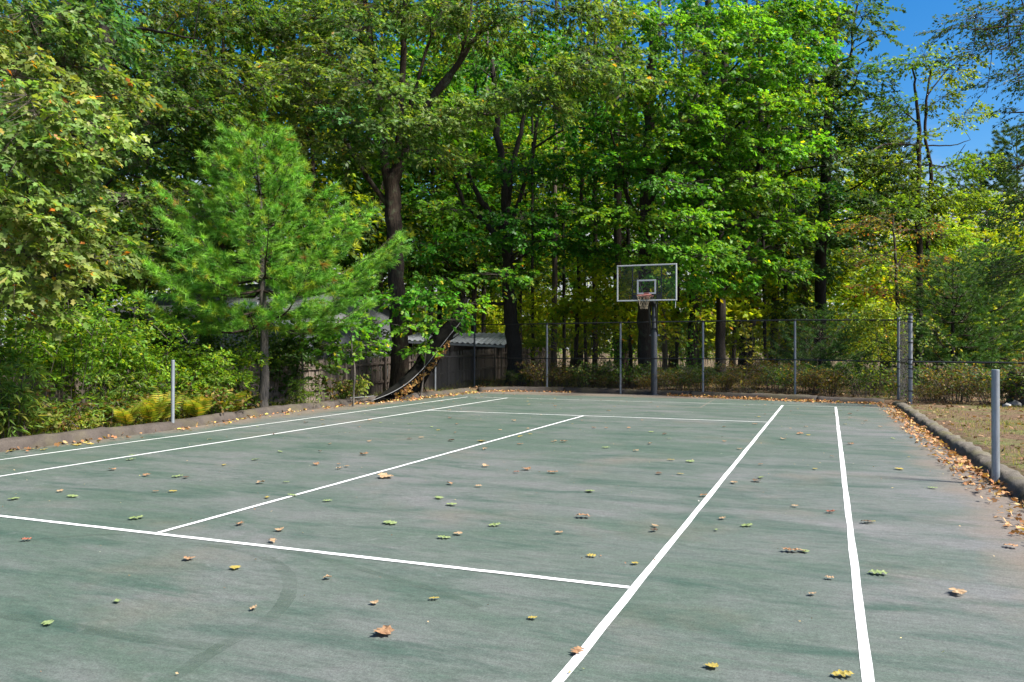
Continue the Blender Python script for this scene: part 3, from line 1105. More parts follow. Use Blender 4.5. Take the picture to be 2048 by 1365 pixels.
def sprays(r, C, D, up, nl, L, size, droop=0.25, tilt=0.5):
    """C (n,3) twig starts, D (n,3) twig directions, up (n,3) plane normals -> leaf arrays"""
    n = len(C)
    D = norm(D)
    S = norm(np.cross(D, up))
    U = np.cross(S, D)
    Ls = L * r.uniform(0.7, 1.25, n)
    t = r.uniform(0.12, 1.0, (n, nl))
    side = np.where(np.arange(nl) % 2 == 0, 1.0, -1.0)[None] * np.ones((n, 1))
    ang = side * np.radians(r.uniform(10, 78, (n, nl)))
    lat = side * r.uniform(0, 0.16, (n, nl)) * L
    P = C[:, None] + D[:, None] * (t * Ls[:, None])[..., None] + S[:, None] * lat[..., None] + U[:, None] * r.normal(0, 0.05 * L, (n, nl))[..., None]
    P[..., 2] -= droop * 0.6 * L * t ** 2
    LD = D[:, None] * np.cos(ang)[..., None] + S[:, None] * np.sin(ang)[..., None]
    LD = LD + r.normal(0, 0.25, LD.shape)
    LD[..., 2] -= droop * r.uniform(0.3, 2.0, (n, nl))
    LN = U[:, None] + r.normal(0, tilt, LD.shape)
    sz = size * r.uniform(0.65, 1.25, (n, nl))
    tips = C + D * Ls[:, None]
    tips[:, 2] -= droop * 0.5 * L
    return P.reshape(-1, 3), LD.reshape(-1, 3), LN.reshape(-1, 3), sz.ravel(), tips


def lobe_points(r, c, rx, rz, n):
    u = norm(r.normal(0, 1, (n, 3)))
    rad = r.uniform(0.15, 1.0, (n, 1)) ** 0.6
    off = u * rad * np.array([rx, rx, rz])
    return c + off, u


def tree(name, label, cat, trunk, limbs=(), lobes=(), leaf='oak', size=0.15, pal=None, group=None, bark='bark', seed=1,
         nspray=26, nleaf=18, L=0.55, droop=0.25, tilt=0.5, twigs=True, base=None, flare=1.5, face=0.35, loose_leaves=0, sides=12, rscale=.8):
    """trunk: (k,4) x,y,z,r ; limbs: list of (k,4) ; lobes: list of (x,y,z,rx,rz[,density])"""
    r = np.random.default_rng(seed)
    trunk = np.asarray(trunk, float)
    b = trunk[0, :3].copy() if base is None else np.array(base, float)
    root = empty(name, b)
    tag(root, label, cat, group)
    nodes = []

    def limb_mesh(nm, P4, fl):
        P = spline(P4[:, :3], 6)
        R = np.interp(np.linspace(0, 1, len(P)), np.linspace(0, 1, len(P4)), P4[:, 3])
        wig = r.normal(0, 0.012, P.shape) * np.clip(np.linspace(0, 6, len(P)), 0, 1)[:, None]
        P = P + wig * (P4[0, 3] / 0.15 + 0.6)
        if fl:
            hh = P[:, 2] - P[0, 2]
            R = R * (1 + (flare - 1) * np.exp(-hh / 0.35))
        V, F = tube(P - b, R, sides, 0.05, seed)
        o = link(nm, mesh_np(nm, V, F, M[bark], smooth=True), root)
        nodes.append(np.hstack([P, R[:, None]]))
        return o

    trunk = trunk.copy(); trunk[:, 3] *= rscale
    limb_mesh('trunk', trunk, True)
    for lb in limbs:
        limb_mesh('limb', np.asarray(lb, float) * np.array([1, 1, 1, rscale]), False)
    ND = np.vstack(nodes)
    cen = trunk[-1, :3]
    PV, PF, tv, tf = [], [], [], []
    LP_, LD_, LN_, LS_, LC_ = [], [], [], [], []
    off = 0
    TA, TB = [], []
    for lb in lobes:
        c = np.array(lb[:3], float)
        rx, rz = lb[3], lb[4]
        dens = lb[5] if len(lb) > 5 else 1.0
        n = max(3, int(nspray * dens * (rx / 1.0) ** 1.6))
        dz = c[2] - ND[:, 2]
        cost = np.linalg.norm(ND[:, :3] - c, axis=1) + np.where(dz < 0.2, (0.2 - dz) * 1.2, 0)
        a = ND[np.argmin(cost)]
        dist = np.linalg.norm(a[:3] - c)
        ra = min(a[3] * 0.7, 0.012 + 0.012 * dist)
        mid = (a[:3] + c) / 2 + np.array([0, 0, 0.12 * dist]) + r.normal(0, 0.07 * dist, 3)
        P = spline(np.array([a[:3], mid, c, c + (c - mid) * 0.5 * rx]), 5)
        V, F = tube(P - b, np.linspace(ra, 0.006, len(P)), 5)
        F = np.array(F)
        PV.append(V); PF.append(F + off); off += len(V)
        pts, u = lobe_points(r, c, rx, rz, n)
        ax = trunk[:, :3][np.argmin(np.abs(trunk[:, 2] - c[2]))]
        outw = norm(np.array([c[0] - ax[0], c[1] - ax[1], 0.0]) + 1e-6)
        D = np.stack([u[:, 0], u[:, 1], 0.25 * u[:, 2]], 1) + outw * 0.55 + r.normal(0, 0.3, (n, 3)) * np.array([1, 1, 0.5])
        D[:, 2] -= 0.08
        tocam = norm(np.array([CAM[0] - c[0], CAM[1] - c[1], 0.0]))
        upv = np.array([0, 0, 1.0]) + outw * face + np.array([TO_SUN[0], TO_SUN[1], 0]) * 0.25 + r.normal(0, 0.22, (n, 3))
        P_, D_, N_, S_, tips = sprays(r, pts, D, upv, nleaf, L, size, droop, tilt)
        LP_.append(P_); LD_.append(D_); LN_.append(N_); LS_.append(S_)
        # each spray keeps a tone of its own, each leaf a little too
        sc = r.normal(1, 0.12, (n, 1)).clip(0.7, 1.35)
        hue = r.normal(0, 1)
        tone = np.array([1 + .20 * hue, 1 + .06 * hue, 1.0]).clip(.5, 1.6) * float(np.clip(r.normal(1, .14), .65, 1.4))
        LC_.append(pick_colours(r, n * nleaf, pal) * np.repeat(sc, nleaf, axis=0) * tone)
        if twigs:
            near = P[np.argmin(np.linalg.norm(P[None] - pts[:, None], axis=2), axis=1)]
            TA += [near, pts]; TB += [pts, tips]
    if PV:
        V, F = np.vstack(PV) , np.vstack(PF)
        link('branches', mesh_np('branches', V, F, M[bark], smooth=True), root, 'stuff')
    if TA:
        V, F = prisms(np.vstack(TA) - b, np.vstack(TB) - b, 0.006, 0.003)
        link('twigs', mesh_np('twigs', V, F, M['twig']), root, 'stuff')
    if LP_:
        tpl = {'oak': T_OAK, 'maple': T_MAPLE, 'oval': T_OVAL, 'narrow': T_NARROW}[leaf]
        P_, D_, N_, S_, C_ = [np.concatenate(x) for x in (LP_, LD_, LN_, LS_, LC_)]
        keep = np.ones(len(P_), bool)
        if loose_leaves:
            # the leaves that show largest become parts of their own
            rel = P_ - CAM
            dep = rel @ FW
            px = 1024 + FPX * (rel @ RT) / dep
            py = 682.5 - FPX * (rel @ UP) / dep
            infr = (px > 5) & (px < 2043) & (py > 5) & (py < 1360)
            score = np.where(infr, S_ / dep, 0)
            idx = np.argsort(-score)[:loose_leaves * 3]
            idx = r.permutation(idx)[:loose_leaves]
            keep[idx] = False
            mats = {}
            for j in idx:
                key = tuple(np.round(C_[j] * 25).astype(int))
                if key not in mats:
                    V, F, cc = leaves_np(np.zeros((1, 3)), np.array([[0, 1.0, 0]]), np.array([[0, 0, 1.0]]), np.ones(1), C_[j:j + 1], tpl)
                    mats[key] = mesh_np('leaf', V, F, M['leaf'], cc)
                lo = link('leaf', mats[key], root)
                d = norm(D_[j]); x = norm(np.cross(d, N_[j])); zz_ = np.cross(x, d)
                mw = Matrix(((x[0], d[0], zz_[0], 0), (x[1], d[1], zz_[1], 0), (x[2], d[2], zz_[2], 0), (0, 0, 0, 1)))
                lo.matrix_basis = Matrix.Translation(Vector(P_[j] - b)) @ mw @ Matrix.Scale(float(S_[j]), 4)
        V, F, cc = leaves_np(P_[keep] - b, D_[keep], N_[keep], S_[keep], C_[keep], tpl)
        link('crown', mesh_np('crown', V, F, M['leaf'], cc), root, 'stuff')
    return root


def px_trunk(pts, d, ztop=None):
    """pts: (px,py,r); first point is dropped to the ground; continues upward to ztop"""
    out = []
    for i, q in enumerate(pts):
        dd = d if len(q) < 4 else d + q[3]
        p = pt(q[0], q[1], dd)
        if i == 0:
            p[2] = float(H(p[0], p[1])) - 0.12
        out.append((*p, q[2]))
    if ztop and out[-1][2] < ztop:
        a, b_ = np.array(out[-2][:3]), np.array(out[-1][:3])
        dirv = (b_ - a) / max(1e-3, (b_ - a)[2])
        dirv[:2] = np.clip(dirv[:2], -0.25, 0.25)
        q = b_ + dirv * (ztop - b_[2])
        out.append((*q, max(0.03, out[-1][3] * 0.35)))
    return np.array(out)


def px_limb(pts, d):
    return np.array([(*pt(q[0], q[1], d + (q[3] if len(q) > 3 else 0)), q[2]) for q in pts])


def px_lobes(lst, d):
    """(px,py,ddepth,rx,rz[,dens])"""
    return [(*pt(q[0], q[1], d + q[2]), *q[3:]) for q in lst]


def auto_lobes(r, trunk, z0, z1, R, n, rx=(0.9, 1.5), flat=0.5, dens=1.0, side=None):
    """lobes on a crown envelope round the trunk; R: list of (t, radius)"""
    out = []
    tt = np.array([q[0] for q in R]); rr = np.array([q[1] for q in R])
    pts = []
    for i in range(n):
        best, bd = None, -1
        for _ in range(10):
            t = r.uniform()
            z = z0 + (z1 - z0) * t
            a = r.uniform(0, 2 * math.pi)
            if side is not None and r.uniform() < 0.6:
                a = side + r.normal(0, 1.0)
            rad = np.interp(t, tt, rr) * math.sqrt(r.uniform(0.12, 1.0))
            cx = np.interp(z, trunk[:, 2], trunk[:, 0]); cy = np.interp(z, trunk[:, 2], trunk[:, 1])
            p = np.array([cx + rad * math.cos(a), cy + rad * math.sin(a), z])
            dd = min([np.linalg.norm((p - q) * np.array([1, 1, 1.6])) for q in pts] or [9])
            if dd > bd:
                best, bd = p, dd
        pts.append(best)
        s = r.uniform(*rx)
        out.append((*best, s, s * flat * r.uniform(0.8, 1.3), dens))
    return out


def cam_side(p):
    return math.atan2(CAM[1] - p[1], CAM[0] - p[0])


# palettes (base colours of the leaves)
OAK_PALE = [((.175, .225, .085), 5), ((.110, .170, .050), 5), ((.24, .26, .13), 2), ((.50, .27, .05), .14), ((.42, .14, .04), .12)]
OAK = [((.095, .155, .038), 5), ((.065, .120, .030), 4), ((.16, .19, .060), 2), ((.40, .19, .04), .08)]
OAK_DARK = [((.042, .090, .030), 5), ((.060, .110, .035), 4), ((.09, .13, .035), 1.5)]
MAPLE = [((.070, .185, .024), 5), ((.095, .220, .030), 4), ((.050, .135, .022), 3), ((.17, .24, .03), 1), ((.52, .40, .03), .14), ((.56, .22, .03), .05)]
MAPLE_BRIGHT = [((.105, .240, .028), 5), ((.135, .275, .036), 4), ((.062, .160, .022), 3), ((.20, .28, .03), 1), ((.54, .40, .03), .12)]
YELLOWG = [((.30, .35, .032), 5), ((.38, .40, .038), 4), ((.18, .26, .028), 3), ((.46, .36, .03), .8), ((.48, .20, .03), .15)]  # yellow-green leaves, colour brightened to stand in for sunlight in the wood
RUST = [((.24, .10, .04), 2), ((.17, .17, .035), 4), ((.30, .11, .05), .8), ((.11, .15, .035), 5)]
SHRUB = [((.115, .210, .028), 5), ((.075, .155, .024), 4), ((.23, .29, .035), 2.5), ((.44, .36, .04), .15)]
BRAMBLE = [((.080, .095, .028), 3), ((.120, .072, .040), 3), ((.19, .105, .06), 2.5), ((.11, .13, .035), 2), ((.32, .20, .06), .7)]
PINE_BRIGHT = [((.150, .320, .055), 5), ((.210, .370, .065), 4), ((.095, .225, .05), 3), ((.33, .37, .05), .9), ((.30, .17, .06), .22)]
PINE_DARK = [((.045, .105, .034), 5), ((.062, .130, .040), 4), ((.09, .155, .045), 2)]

# ------------------------------------------------------------------ the trees that can be told apart
rt_ = np.random.default_rng(21)

# near oak whose limbs hang in from beyond the left edge
tk = px_trunk([(-260, 800, .36), (-265, 500, .30), (-250, 200, .24), (-240, -150, .17)], 15.5, 11.5)
lb = px_lobes([(30, 150, -2.5, .75, .4), (120, 120, -1.5, .8, .4), (70, 220, -3, .8, .42), (150, 250, -2.5, .7, .36), (30, 310, -3, .8, .42), (120, 330, -2.5, .6, .3),
               (20, 420, -3, .75, .4), (100, 440, -2.6, .75, .36), (170, 500, -2.2, .55, .3), (40, 520, -3, .7, .4), (110, 540, -2.6, .5, .3), (10, 610, -3, .6, .35), (210, 180, -1.5, .6, .3),
               (60, 40, -2, .9, .45), (160, 40, -1, .9, .45), (-60, 250, -2, 1., .5), (-80, 420, -2, 1., .5), (-60, 560, -2, .9, .45), (-90, 80, -2, 1.1, .5), (-150, 330, -1, 1.1, .5), (-150, 0, -1, 1.3, .6),
               (20, -90, -1.5, 1.2, .6), (-100, -200, -1, 1.4, .7), (130, -120, -1, 1.1, .5)], 15)
lm = [px_limb([(-262, 480, .12), (-150, 430, .08, -1), (0, 400, .05, -2.5), (110, 410, .02, -2.6)], 15.5), px_limb([(-252, 240, .12), (-120, 170, .08, -1), (20, 150, .045, -2), (150, 130, .02, -1.8)], 15.5)]
tree('oak_tree', 'near oak with pale lobed leaves hanging over the left kerb', 'tree', tk, lm, lb, 'oak', .155, OAK_PALE, seed=11, nspray=62, nleaf=16, L=.5, droop=.45, loose_leaves=280)

# oak with the leaning dark trunk
tk = px_trunk([(160, 800, .30), (172, 470, .24), (188, 260, .21), (203, 110, .19), (216, -20, .16)], 22, 13)
lm = [px_limb([(198, 165, .09), (225, 85, .08), (262, 58, .065), (330, 66, .04), (400, 80, .02)], 22), px_limb([(180, 330, .07), (250, 300, .05), (330, 280, .03)], 22)]
lb = px_lobes([(60, 400, -2.5, 1.2, .45), (160, 430, -2.5, 1.1, .4), (250, 400, -2, 1.2, .45), (110, 500, -2.6, 1.2, .45), (215, 495, -2.5, 1.2, .45), (300, 460, -1.5, 1., .4), (330, 380, -1, .9, .4),
               (30, 470, -2, 1.2, .45), (270, 540, -2, .9, .35), (310, 250, -1, 1.1, .45), (390, 220, -1, 1.1, .4), (350, 150, 0, 1.1, .4), (280, 190, -1.5, 1., .4), (430, 130, 0, 1.1, .4), (500, 180, 0, 1., .4),
               (450, 250, 0, 1., .35), (270, 20, 1, 1.2, .5), (370, 30, 1, 1.3, .5), (480, 40, 1, 1.3, .5), (120, 200, 2, 1.2, .5), (60, 280, 1, 1.1, .5), (230, 330, 1, 1., .4), (90, 40, 1, 1.3, .5), (300, 320, -1, 1., .4), (400, 320, 0, .9, .35)], 22)
lb += auto_lobes(rt_, tk, 9.5, 14.5, [(0, 4), (1, 2)], 4, (1.2, 1.8), .45, .5)
tree('oak_tree', 'oak with a slim leaning trunk above the leafy shrubs', 'tree', tk, lm, lb, 'oak', .165, OAK, seed=12, nspray=46, nleaf=16, L=.5, droop=.35, bark='bark_dark')

# straight dark oak beside it
tk = px_trunk([(128, 800, .36), (130, 400, .3), (132, 0, .24)], 25, 14)
lb = px_lobes([(40, 120, 0, 1.3, .5), (150, 60, 0, 1.3, .5), (20, 350, 1, 1.4, .5), (230, 240, 0, 1.2, .5), (240, 120, 0, 1.2, .5), (180, 560, -1, 1.3, .5), (320, 520, -1, 1.2, .5), (60, 560, -1, 1.3, .5), (380, 440, -.5, 1.2, .45), (420, 520, 0, 1.1, .4)], 25)
lb += auto_lobes(rt_, tk, 8, 15, [(0, 4), (1, 2)], 4, (1.2, 1.8), .45, .5)
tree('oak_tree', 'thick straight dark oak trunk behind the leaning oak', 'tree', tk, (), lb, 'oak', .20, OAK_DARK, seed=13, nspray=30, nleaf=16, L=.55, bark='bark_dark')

# the big forked oak by the torn netting
dM = 26
tk = px_trunk([(800, 790, .42), (797, 640, .37), (788, 480, .35), (785, 385, .36), (800, 320, .25), (830, 245, .20), (872, 190, .17), (930, 105, .12), (975, 50, .09)], dM, None)
lm = [px_limb([(782, 385, .26), (768, 320, .18), (766, 250, .15), (745, 120, .12), (730, 0, .10), (720, -160, .07)], dM),
      px_limb([(792, 350, .2), (800, 230, .15), (806, 120, .14), (808, 0, .11), (815, -200, .06)], dM),
      px_limb([(775, 410, .13), (735, 355, .11), (700, 300, .09), (680, 262, .07), (640, 215, .04)], dM),
      px_limb([(868, 195, .1), (905, 150, .08), (935, 60, .06), (945, -20, .05)], dM),
      px_limb([(850, 240, .09), (930, 228, .07, -1), (1010, 228, .06, -1.5), (1090, 200, .045, -2), (1160, 165, .02, -2)], dM),
      px_limb([(800, 300, .09), (850, 110, .07), (880, 35, .05), (900, -60, .04)], dM)]
lb = px_lobes([(590, 150, -3, 1.1, .35), (660, 110, -2.5, 1.1, .35), (640, 205, -3, 1., .32), (720, 165, -3, 1.1, .35), (700, 240, -3, .9, .3), (790, 190, -3, 1., .32), (780, 262, -3, 1.1, .28), (860, 250, -3, 1., .28),
               (900, 225, -2.5, .9, .3), (945, 215, -2.5, .8, .28), (1010, 195, -2.5, .9, .3), (1070, 180, -2.5, .9, .3), (1120, 150, -2.5, .9, .32), (1180, 140, -2.5, .9, .3), (1110, 215, -2.5, .7, .25), (1250, 160, -2, .8, .28), (1210, 110, -1.5, .9, .3),
               (560, 60, -2, 1.2, .4), (640, 40, -2, 1.2, .4), (720, 60, -2, 1.1, .4), (860, 40, -1, 1., .35), (960, 20, -1, 1.1, .4), (1050, 30, -1, 1., .4), (1130, 20, -1, 1., .4), (690, 300, -2.5, .7, .3), (880, 310, 0, .8, .3), (820, 300, -2, .7, .25),
               (620, 280, -1.5, .9, .3), (560, 230, -1.5, 1., .35), (770, 20, -1, 1.1, .4), (910, 70, 0, 1., .4), (1000, 70, 0, 1., .4), (690, 0, 0, 1.2, .5), (840, -10, 0, 1.2, .5), (1200, 30, 0, 1.1, .4), (450, 20, 0, 1.2, .5)], dM)
lb += auto_lobes(rt_, np.array([[tk[3][0], tk[3][1], 0, 0], [tk[3][0], tk[3][1], 20, 0]]), 11.5, 16, [(0, 6), (1, 3)], 6, (1.3, 2.0), .45, .5)
tree('oak_tree', 'big forked oak beside the torn black netting', 'tree', tk, lm, lb, 'oak', .17, OAK_PALE[:2] + OAK, seed=14, nspray=52, nleaf=15, L=.55, droop=.4, flare=1.35, sides=16, rscale=.66)

# multi-stemmed maple right of it, behind the fence
dN = 32
tk = px_trunk([(1030, 770, .40), (1026, 680, .34), (1018, 600, .32), (1016, 520, .28), (1012, 440, .24), (1006, 350, .2), (995, 270, .16), (985, 100, .1)], dN, 13)
lm = [px_limb([(1012, 470, .17), (975, 420, .14), (950, 380, .12), (930, 330, .08)], dN), px_limb([(1014, 500, .17), (965, 440, .13), (930, 410, .11), (905, 350, .07)], dN),
      px_limb([(1012, 430, .17), (1025, 330, .13), (1045, 250, .1), (1060, 120, .07)], dN), px_limb([(1018, 460, .12), (1060, 330, .1), (1075, 240, .08)], dN),
      px_limb([(1020, 610, .09), (975, 605, .07), (930, 595, .04)], dN)]
lb = px_lobes([(900, 420, -2, 1.1, .4), (960, 480, -2, 1.2, .4), (1040, 440, -2.5, 1.2, .4), (1100, 480, -2.5, 1.2, .4), (1000, 550, -3, 1.1, .35), (860, 500, -2, 1.1, .4),
               (1140, 420, -2, 1.2, .4), (1180, 500, -2, 1.1, .4), (1200, 350, -1, 1.2, .45), (1120, 330, -1, 1.2, .45), (1050, 340, -1.5, 1.1, .4), (940, 330, -1, 1.1, .4), (860, 400, 0, 1., .4), 
               (1000, 120, -1, 1.2, .5), (1080, 100, -1, 1.3, .5), (1160, 240, -1, 1.2, .5), (1230, 270, -1, 1.2, .5), (900, 130, 0, 1.2, .5), (850, 590, -3.5, .9, .3)], dN)
lb += auto_lobes(rt_, tk, 10, 15, [(0, 4.5), (1, 2)], 4, (1.3, 1.9), .45, .5)
tree('maple_tree', 'dark multi-stemmed maple behind the fence left of the hoop', 'tree', tk, lm, lb, 'maple', .155, MAPLE, seed=15, nspray=36, nleaf=18, L=.6, droop=.3, bark='bark_dark')

# maple behind the hoop
dH = 31
tk = px_trunk([(1292, 790, .36), (1290, 640, .32), (1288, 520, .30), (1292, 400, .27), (1298, 250, .23), (1305, 60, .18)], dH, 15)
lm = [px_limb([(1296, 420, .13), (1330, 340, .1), (1370, 260, .07), (1400, 160, .04)], dH), px_limb([(1292, 470, .12), (1250, 380, .09), (1225, 280, .06), (1200, 180, .04)], dH), px_limb([(1300, 240, .1), (1260, 120, .07), (1230, 20, .05)], dH)]
lb = px_lobes([(1180, 90, -2, 1.3, .45), (1250, 40, -2, 1.3, .45), (1330, 60, -2, 1.3, .45), (1250, 210, -2, 1.2, .4), (1330, 170, -2.5, 1.3, .45), (1390, 100, -2, 1.3, .45), (1310, 290, -2, 1.2, .4), (1240, 330, -2, 1.1, .4), (1380, 240, -2, 1.2, .4),
               (1350, 370, -2.5, 1.2, .4), (1270, 430, -2, 1., .35), (1210, 440, -2, 1., .35), (1380, 440, -2.5, 1.2, .4), (1330, 490, -2.5, 1.1, .35), (1400, 510, -3, 1.2, .35), (1360, 560, -2.5, 1., .3), (1230, 520, -1, 1., .3), (1150, 160, -1, 1.1, .4)], dH)
lb += auto_lobes(rt_, tk, 11, 16.5, [(0, 4.5), (1, 2)], 4, (1.3, 1.9), .45, .5)
tree('maple_tree', 'thick-trunked green maple directly behind the basketball backboard', 'tree', tk, lm, lb, 'maple', .155, MAPLE_BRIGHT, seed=16, nspray=41, nleaf=18, L=.6, droop=.3)

# bright maple to the right of the hoop
dR = 33
tk = px_trunk([(1442, 790, .27), (1441, 640, .25), (1440, 480, .23), (1443, 300, .2), (1450, 100, .16)], dR, 15)
lm = [px_limb([(1441, 420, .1), (1490, 330, .08), (1540, 250, .05), (1590, 190, .03)], dR), px_limb([(1442, 340, .1), (1400, 250, .07), (1370, 170, .04)], dR), px_limb([(1441, 520, .08), (1500, 470, .06, -1), (1560, 440, .04, -2)], dR)]
lb = px_lobes([(1430, 40, -2, 1.3, .45), (1500, 80, -3, 1.3, .45), (1560, 130, -3, 1.2, .42), (1470, 160, -3, 1.4, .45), (1420, 220, -3, 1.3, .42), (1520, 220, -3.5, 1.3, .42), (1590, 200, -3, 1., .38), (1450, 290, -3, 1.3, .42), (1400, 330, -3, 1.2, .4),
               (1540, 300, -3, 1.2, .42), (1500, 370, -3.5, 1.3, .42), (1430, 400, -3, 1.2, .4), (1570, 380, -3, 1., .36), (1550, 450, -3, 1., .36), (1470, 450, -3, 1.2, .4), (1420, 490, -3.5, 1.2, .36), (1500, 520, -3, 1.1, .36), (1560, 540, -3, .9, .32), (1460, 570, -3, 1., .32),
               (1600, 290, -2, .9, .36), (1610, 100, -2, 1., .4), (1560, 30, -2, 1.1, .4), (1500, 10, 0, 1.2, .5), (1620, 20, 0, 1.1, .45), (1380, 290, -3, 1., .36), (1600, 460, -2, .9, .32)], dR)
lb += auto_lobes(rt_, tk, 12, 16.5, [(0, 4), (1, 2)], 4, (1.3, 1.9), .45, .5)
tree('maple_tree', 'bright green maple right of the hoop with boughs down to the fence', 'tree', tk, lm, lb, 'maple', .155, MAPLE_BRIGHT, seed=17, nspray=46, nleaf=18, L=.62, droop=.3, bark='bark_dark')

# twin trunk
dT = 38
tk = px_trunk([(1488, 770, .42), (1486, 640, .34), (1490, 480, .3), (1490, 300, .26), (1500, 60, .2)], dT, 15)
lm = [px_limb([(1495, 745, .3), (1508, 600, .26), (1512, 430, .22), (1520, 250, .18), (1530, 50, .12)], dT)]
lb = px_lobes([(1560, 500, 1, 1.2, .45), (1430, 600, 0, 1.2, .4), (1540, 610, -1, 1.2, .4), (1580, 570, -1, 1.2, .4)], dT) + auto_lobes(rt_, tk, 6, 16, [(0, 3.5), (.5, 5), (1, 2)], 22, (1.4, 2.0), .42, .6)
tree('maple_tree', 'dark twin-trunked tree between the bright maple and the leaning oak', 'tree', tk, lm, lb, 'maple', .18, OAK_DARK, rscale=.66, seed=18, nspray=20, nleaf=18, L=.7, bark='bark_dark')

# tall leaning oak at the edge of the blue sky
dO = 36
tk = px_trunk([(1638, 760, .34), (1640, 640, .32), (1643, 500, .30), (1650, 380, .29), (1655, 250, .27), (1664, 130, .24), (1672, 20, .2)], dO, 15.5)
lm = [px_limb([(1665, 120, .09), (1700, 115, .075), (1705, 60, .06), (1715, 10, .05)], dO), px_limb([(1655, 260, .06), (1622, 210, .05), (1600, 150, .03)], dO), px_limb([(1650, 400, .06), (1700, 380, .05, -1), (1750, 350, .03, -2)], dO)]
lb = px_lobes([(1650, 60, -2, 1.2, .5), (1720, 30, -1.5, 1.1, .45), (1760, 70, -1, .7, .35), (1620, 160, -2, 1.2, .45), (1700, 150, -2, 1., .4), (1660, 230, -2.5, 1.2, .42), (1740, 200, -1, .8, .35), (1710, 250, -2, 1., .35), (1620, 290, -2, 1.2, .42), (1680, 320, -2.5, 1.2, .42), (1730, 290, -1.5, .8, .3),
               (1640, 390, -2.5, 1.1, .4), (1700, 400, -2.5, 1., .35), (1590, 440, -2, 1.1, .4), (1760, 400, -2, .9, .3), (1670, 470, -2.5, 1.2, .4), (1610, 540, -2, 1.1, .35), (1720, 480, -2, 1.1, .38), (1600, 620, -2, 1.1, .35), (1570, 130, 0, 1.2, .5), (1580, 30, 0, 1.2, .5), (1790, 350, -1, .9, .3), (1800, 440, -1, 1., .35)], dO)
lb += auto_lobes(rt_, tk, 13, 17, [(0, 3), (1, 1.5)], 4, (1.2, 1.7), .45, .5)
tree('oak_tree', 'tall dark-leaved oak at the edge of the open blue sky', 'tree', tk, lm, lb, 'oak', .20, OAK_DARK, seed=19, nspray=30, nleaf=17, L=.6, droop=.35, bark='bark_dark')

# slim bare-ish trunks in the wood
SLIM = [(925, 765, 44, .27, 'bark_grey', 'tall pale pine trunk rising behind the lean-to shed', 'pine_trunk_tree'),
        (1108, 760, 40, .20, 'bark_pine', 'slim straight trunk behind the fence between maple and hoop', ''),
        (1150, 755, 37, .13, 'bark', 'thin trunk second from the maple left of the hoop', ''),
        (1190, 760, 36, .16, 'bark', 'slim trunk wrapped in small leaves left of the hoop fence post', ''),
        (1238, 760, 36, .26, 'bark', 'dark trunk seen past the left edge of the backboard', ''),
        (1330, 755, 42, .17, 'bark_grey', 'pale slim trunk just right of the hoop pole', ''),
        (1381, 752, 35, .30, 'bark_dark', 'dark trunk close to the right edge of the backboard', ''),
        (1398, 745, 48, .22, 'bark_grey', 'pale grey trunk behind the dark one right of the backboard', ''),
        (1556, 745, 42, .13, 'bark_dark', 'thin dark stem leaning right of the twin trunk', ''),
        (1575, 745, 43, .14, 'bark_dark', 'thin dark stem nearest the leaning sky-edge oak', ''),
        (1040, 750, 44, .12, 'bark', 'thin trunk half hidden behind the multi-stemmed maple', ''),
        (860, 740, 40, .16, 'bark', 'slim trunk behind the shed roof beside the big oak', ''),
        (1066, 752, 38, .10, 'bark_dark', 'slender dark stem right beside the multi-stemmed maple', ''),
        (1128, 752, 42, .12, 'bark_dark', 'slender dark stem behind the silver fence post left of the hoop', ''),
        (1172, 750, 44, .11, 'bark', 'slender stem between the two thin trunks left of the hoop', ''),
        (1262, 750, 40, .12, 'bark_dark', 'slender dark stem just left of the hoop maple', ''),
        (1352, 748, 39, .11, 'bark_dark', 'slender dark stem just right of the backboard', ''),
        (1466, 748, 40, .13, 'bark_dark', 'slender dark stem between the bright maple and twin trunk', ''),
        (1532, 745, 38, .12, 'bark_dark', 'slender dark stem close to the twin trunk', ''),
        (1606, 745, 45, .15, 'bark', 'slender stem left of the leaning sky-edge oak', ''),
        (965, 745, 46, .18, 'bark_pine', 'slim reddish trunk between the pale pine and the maple', '')]
for i, (px, py, d, r_, bk, lab, nm) in enumerate(SLIM):
    s_ = rt_.normal(0, 10)
    tk = px_trunk([(px, py, r_), (px + s_ * .3, 600, r_ * .9), (px + s_ * .6, 400, r_ * .8), (px + s_, 200, r_ * .7), (px + s_ * 1.4, 0, r_ * .6)], d, 15 + rt_.uniform(-1, 2))
    tree('woodland_tree', lab, 'tree', tk, (), auto_lobes(rt_, tk, 7.5, 14, [(0, 2), (.5, 3.0), (1, 2)], 4, (1.0, 1.5), .42, .6), 'oval', .24, MAPLE if i % 2 else YELLOWG[:3] + MAPLE, seed=40 + i, nspray=16, nleaf=16, L=.7, bark=bk, sides=10, twigs=False)

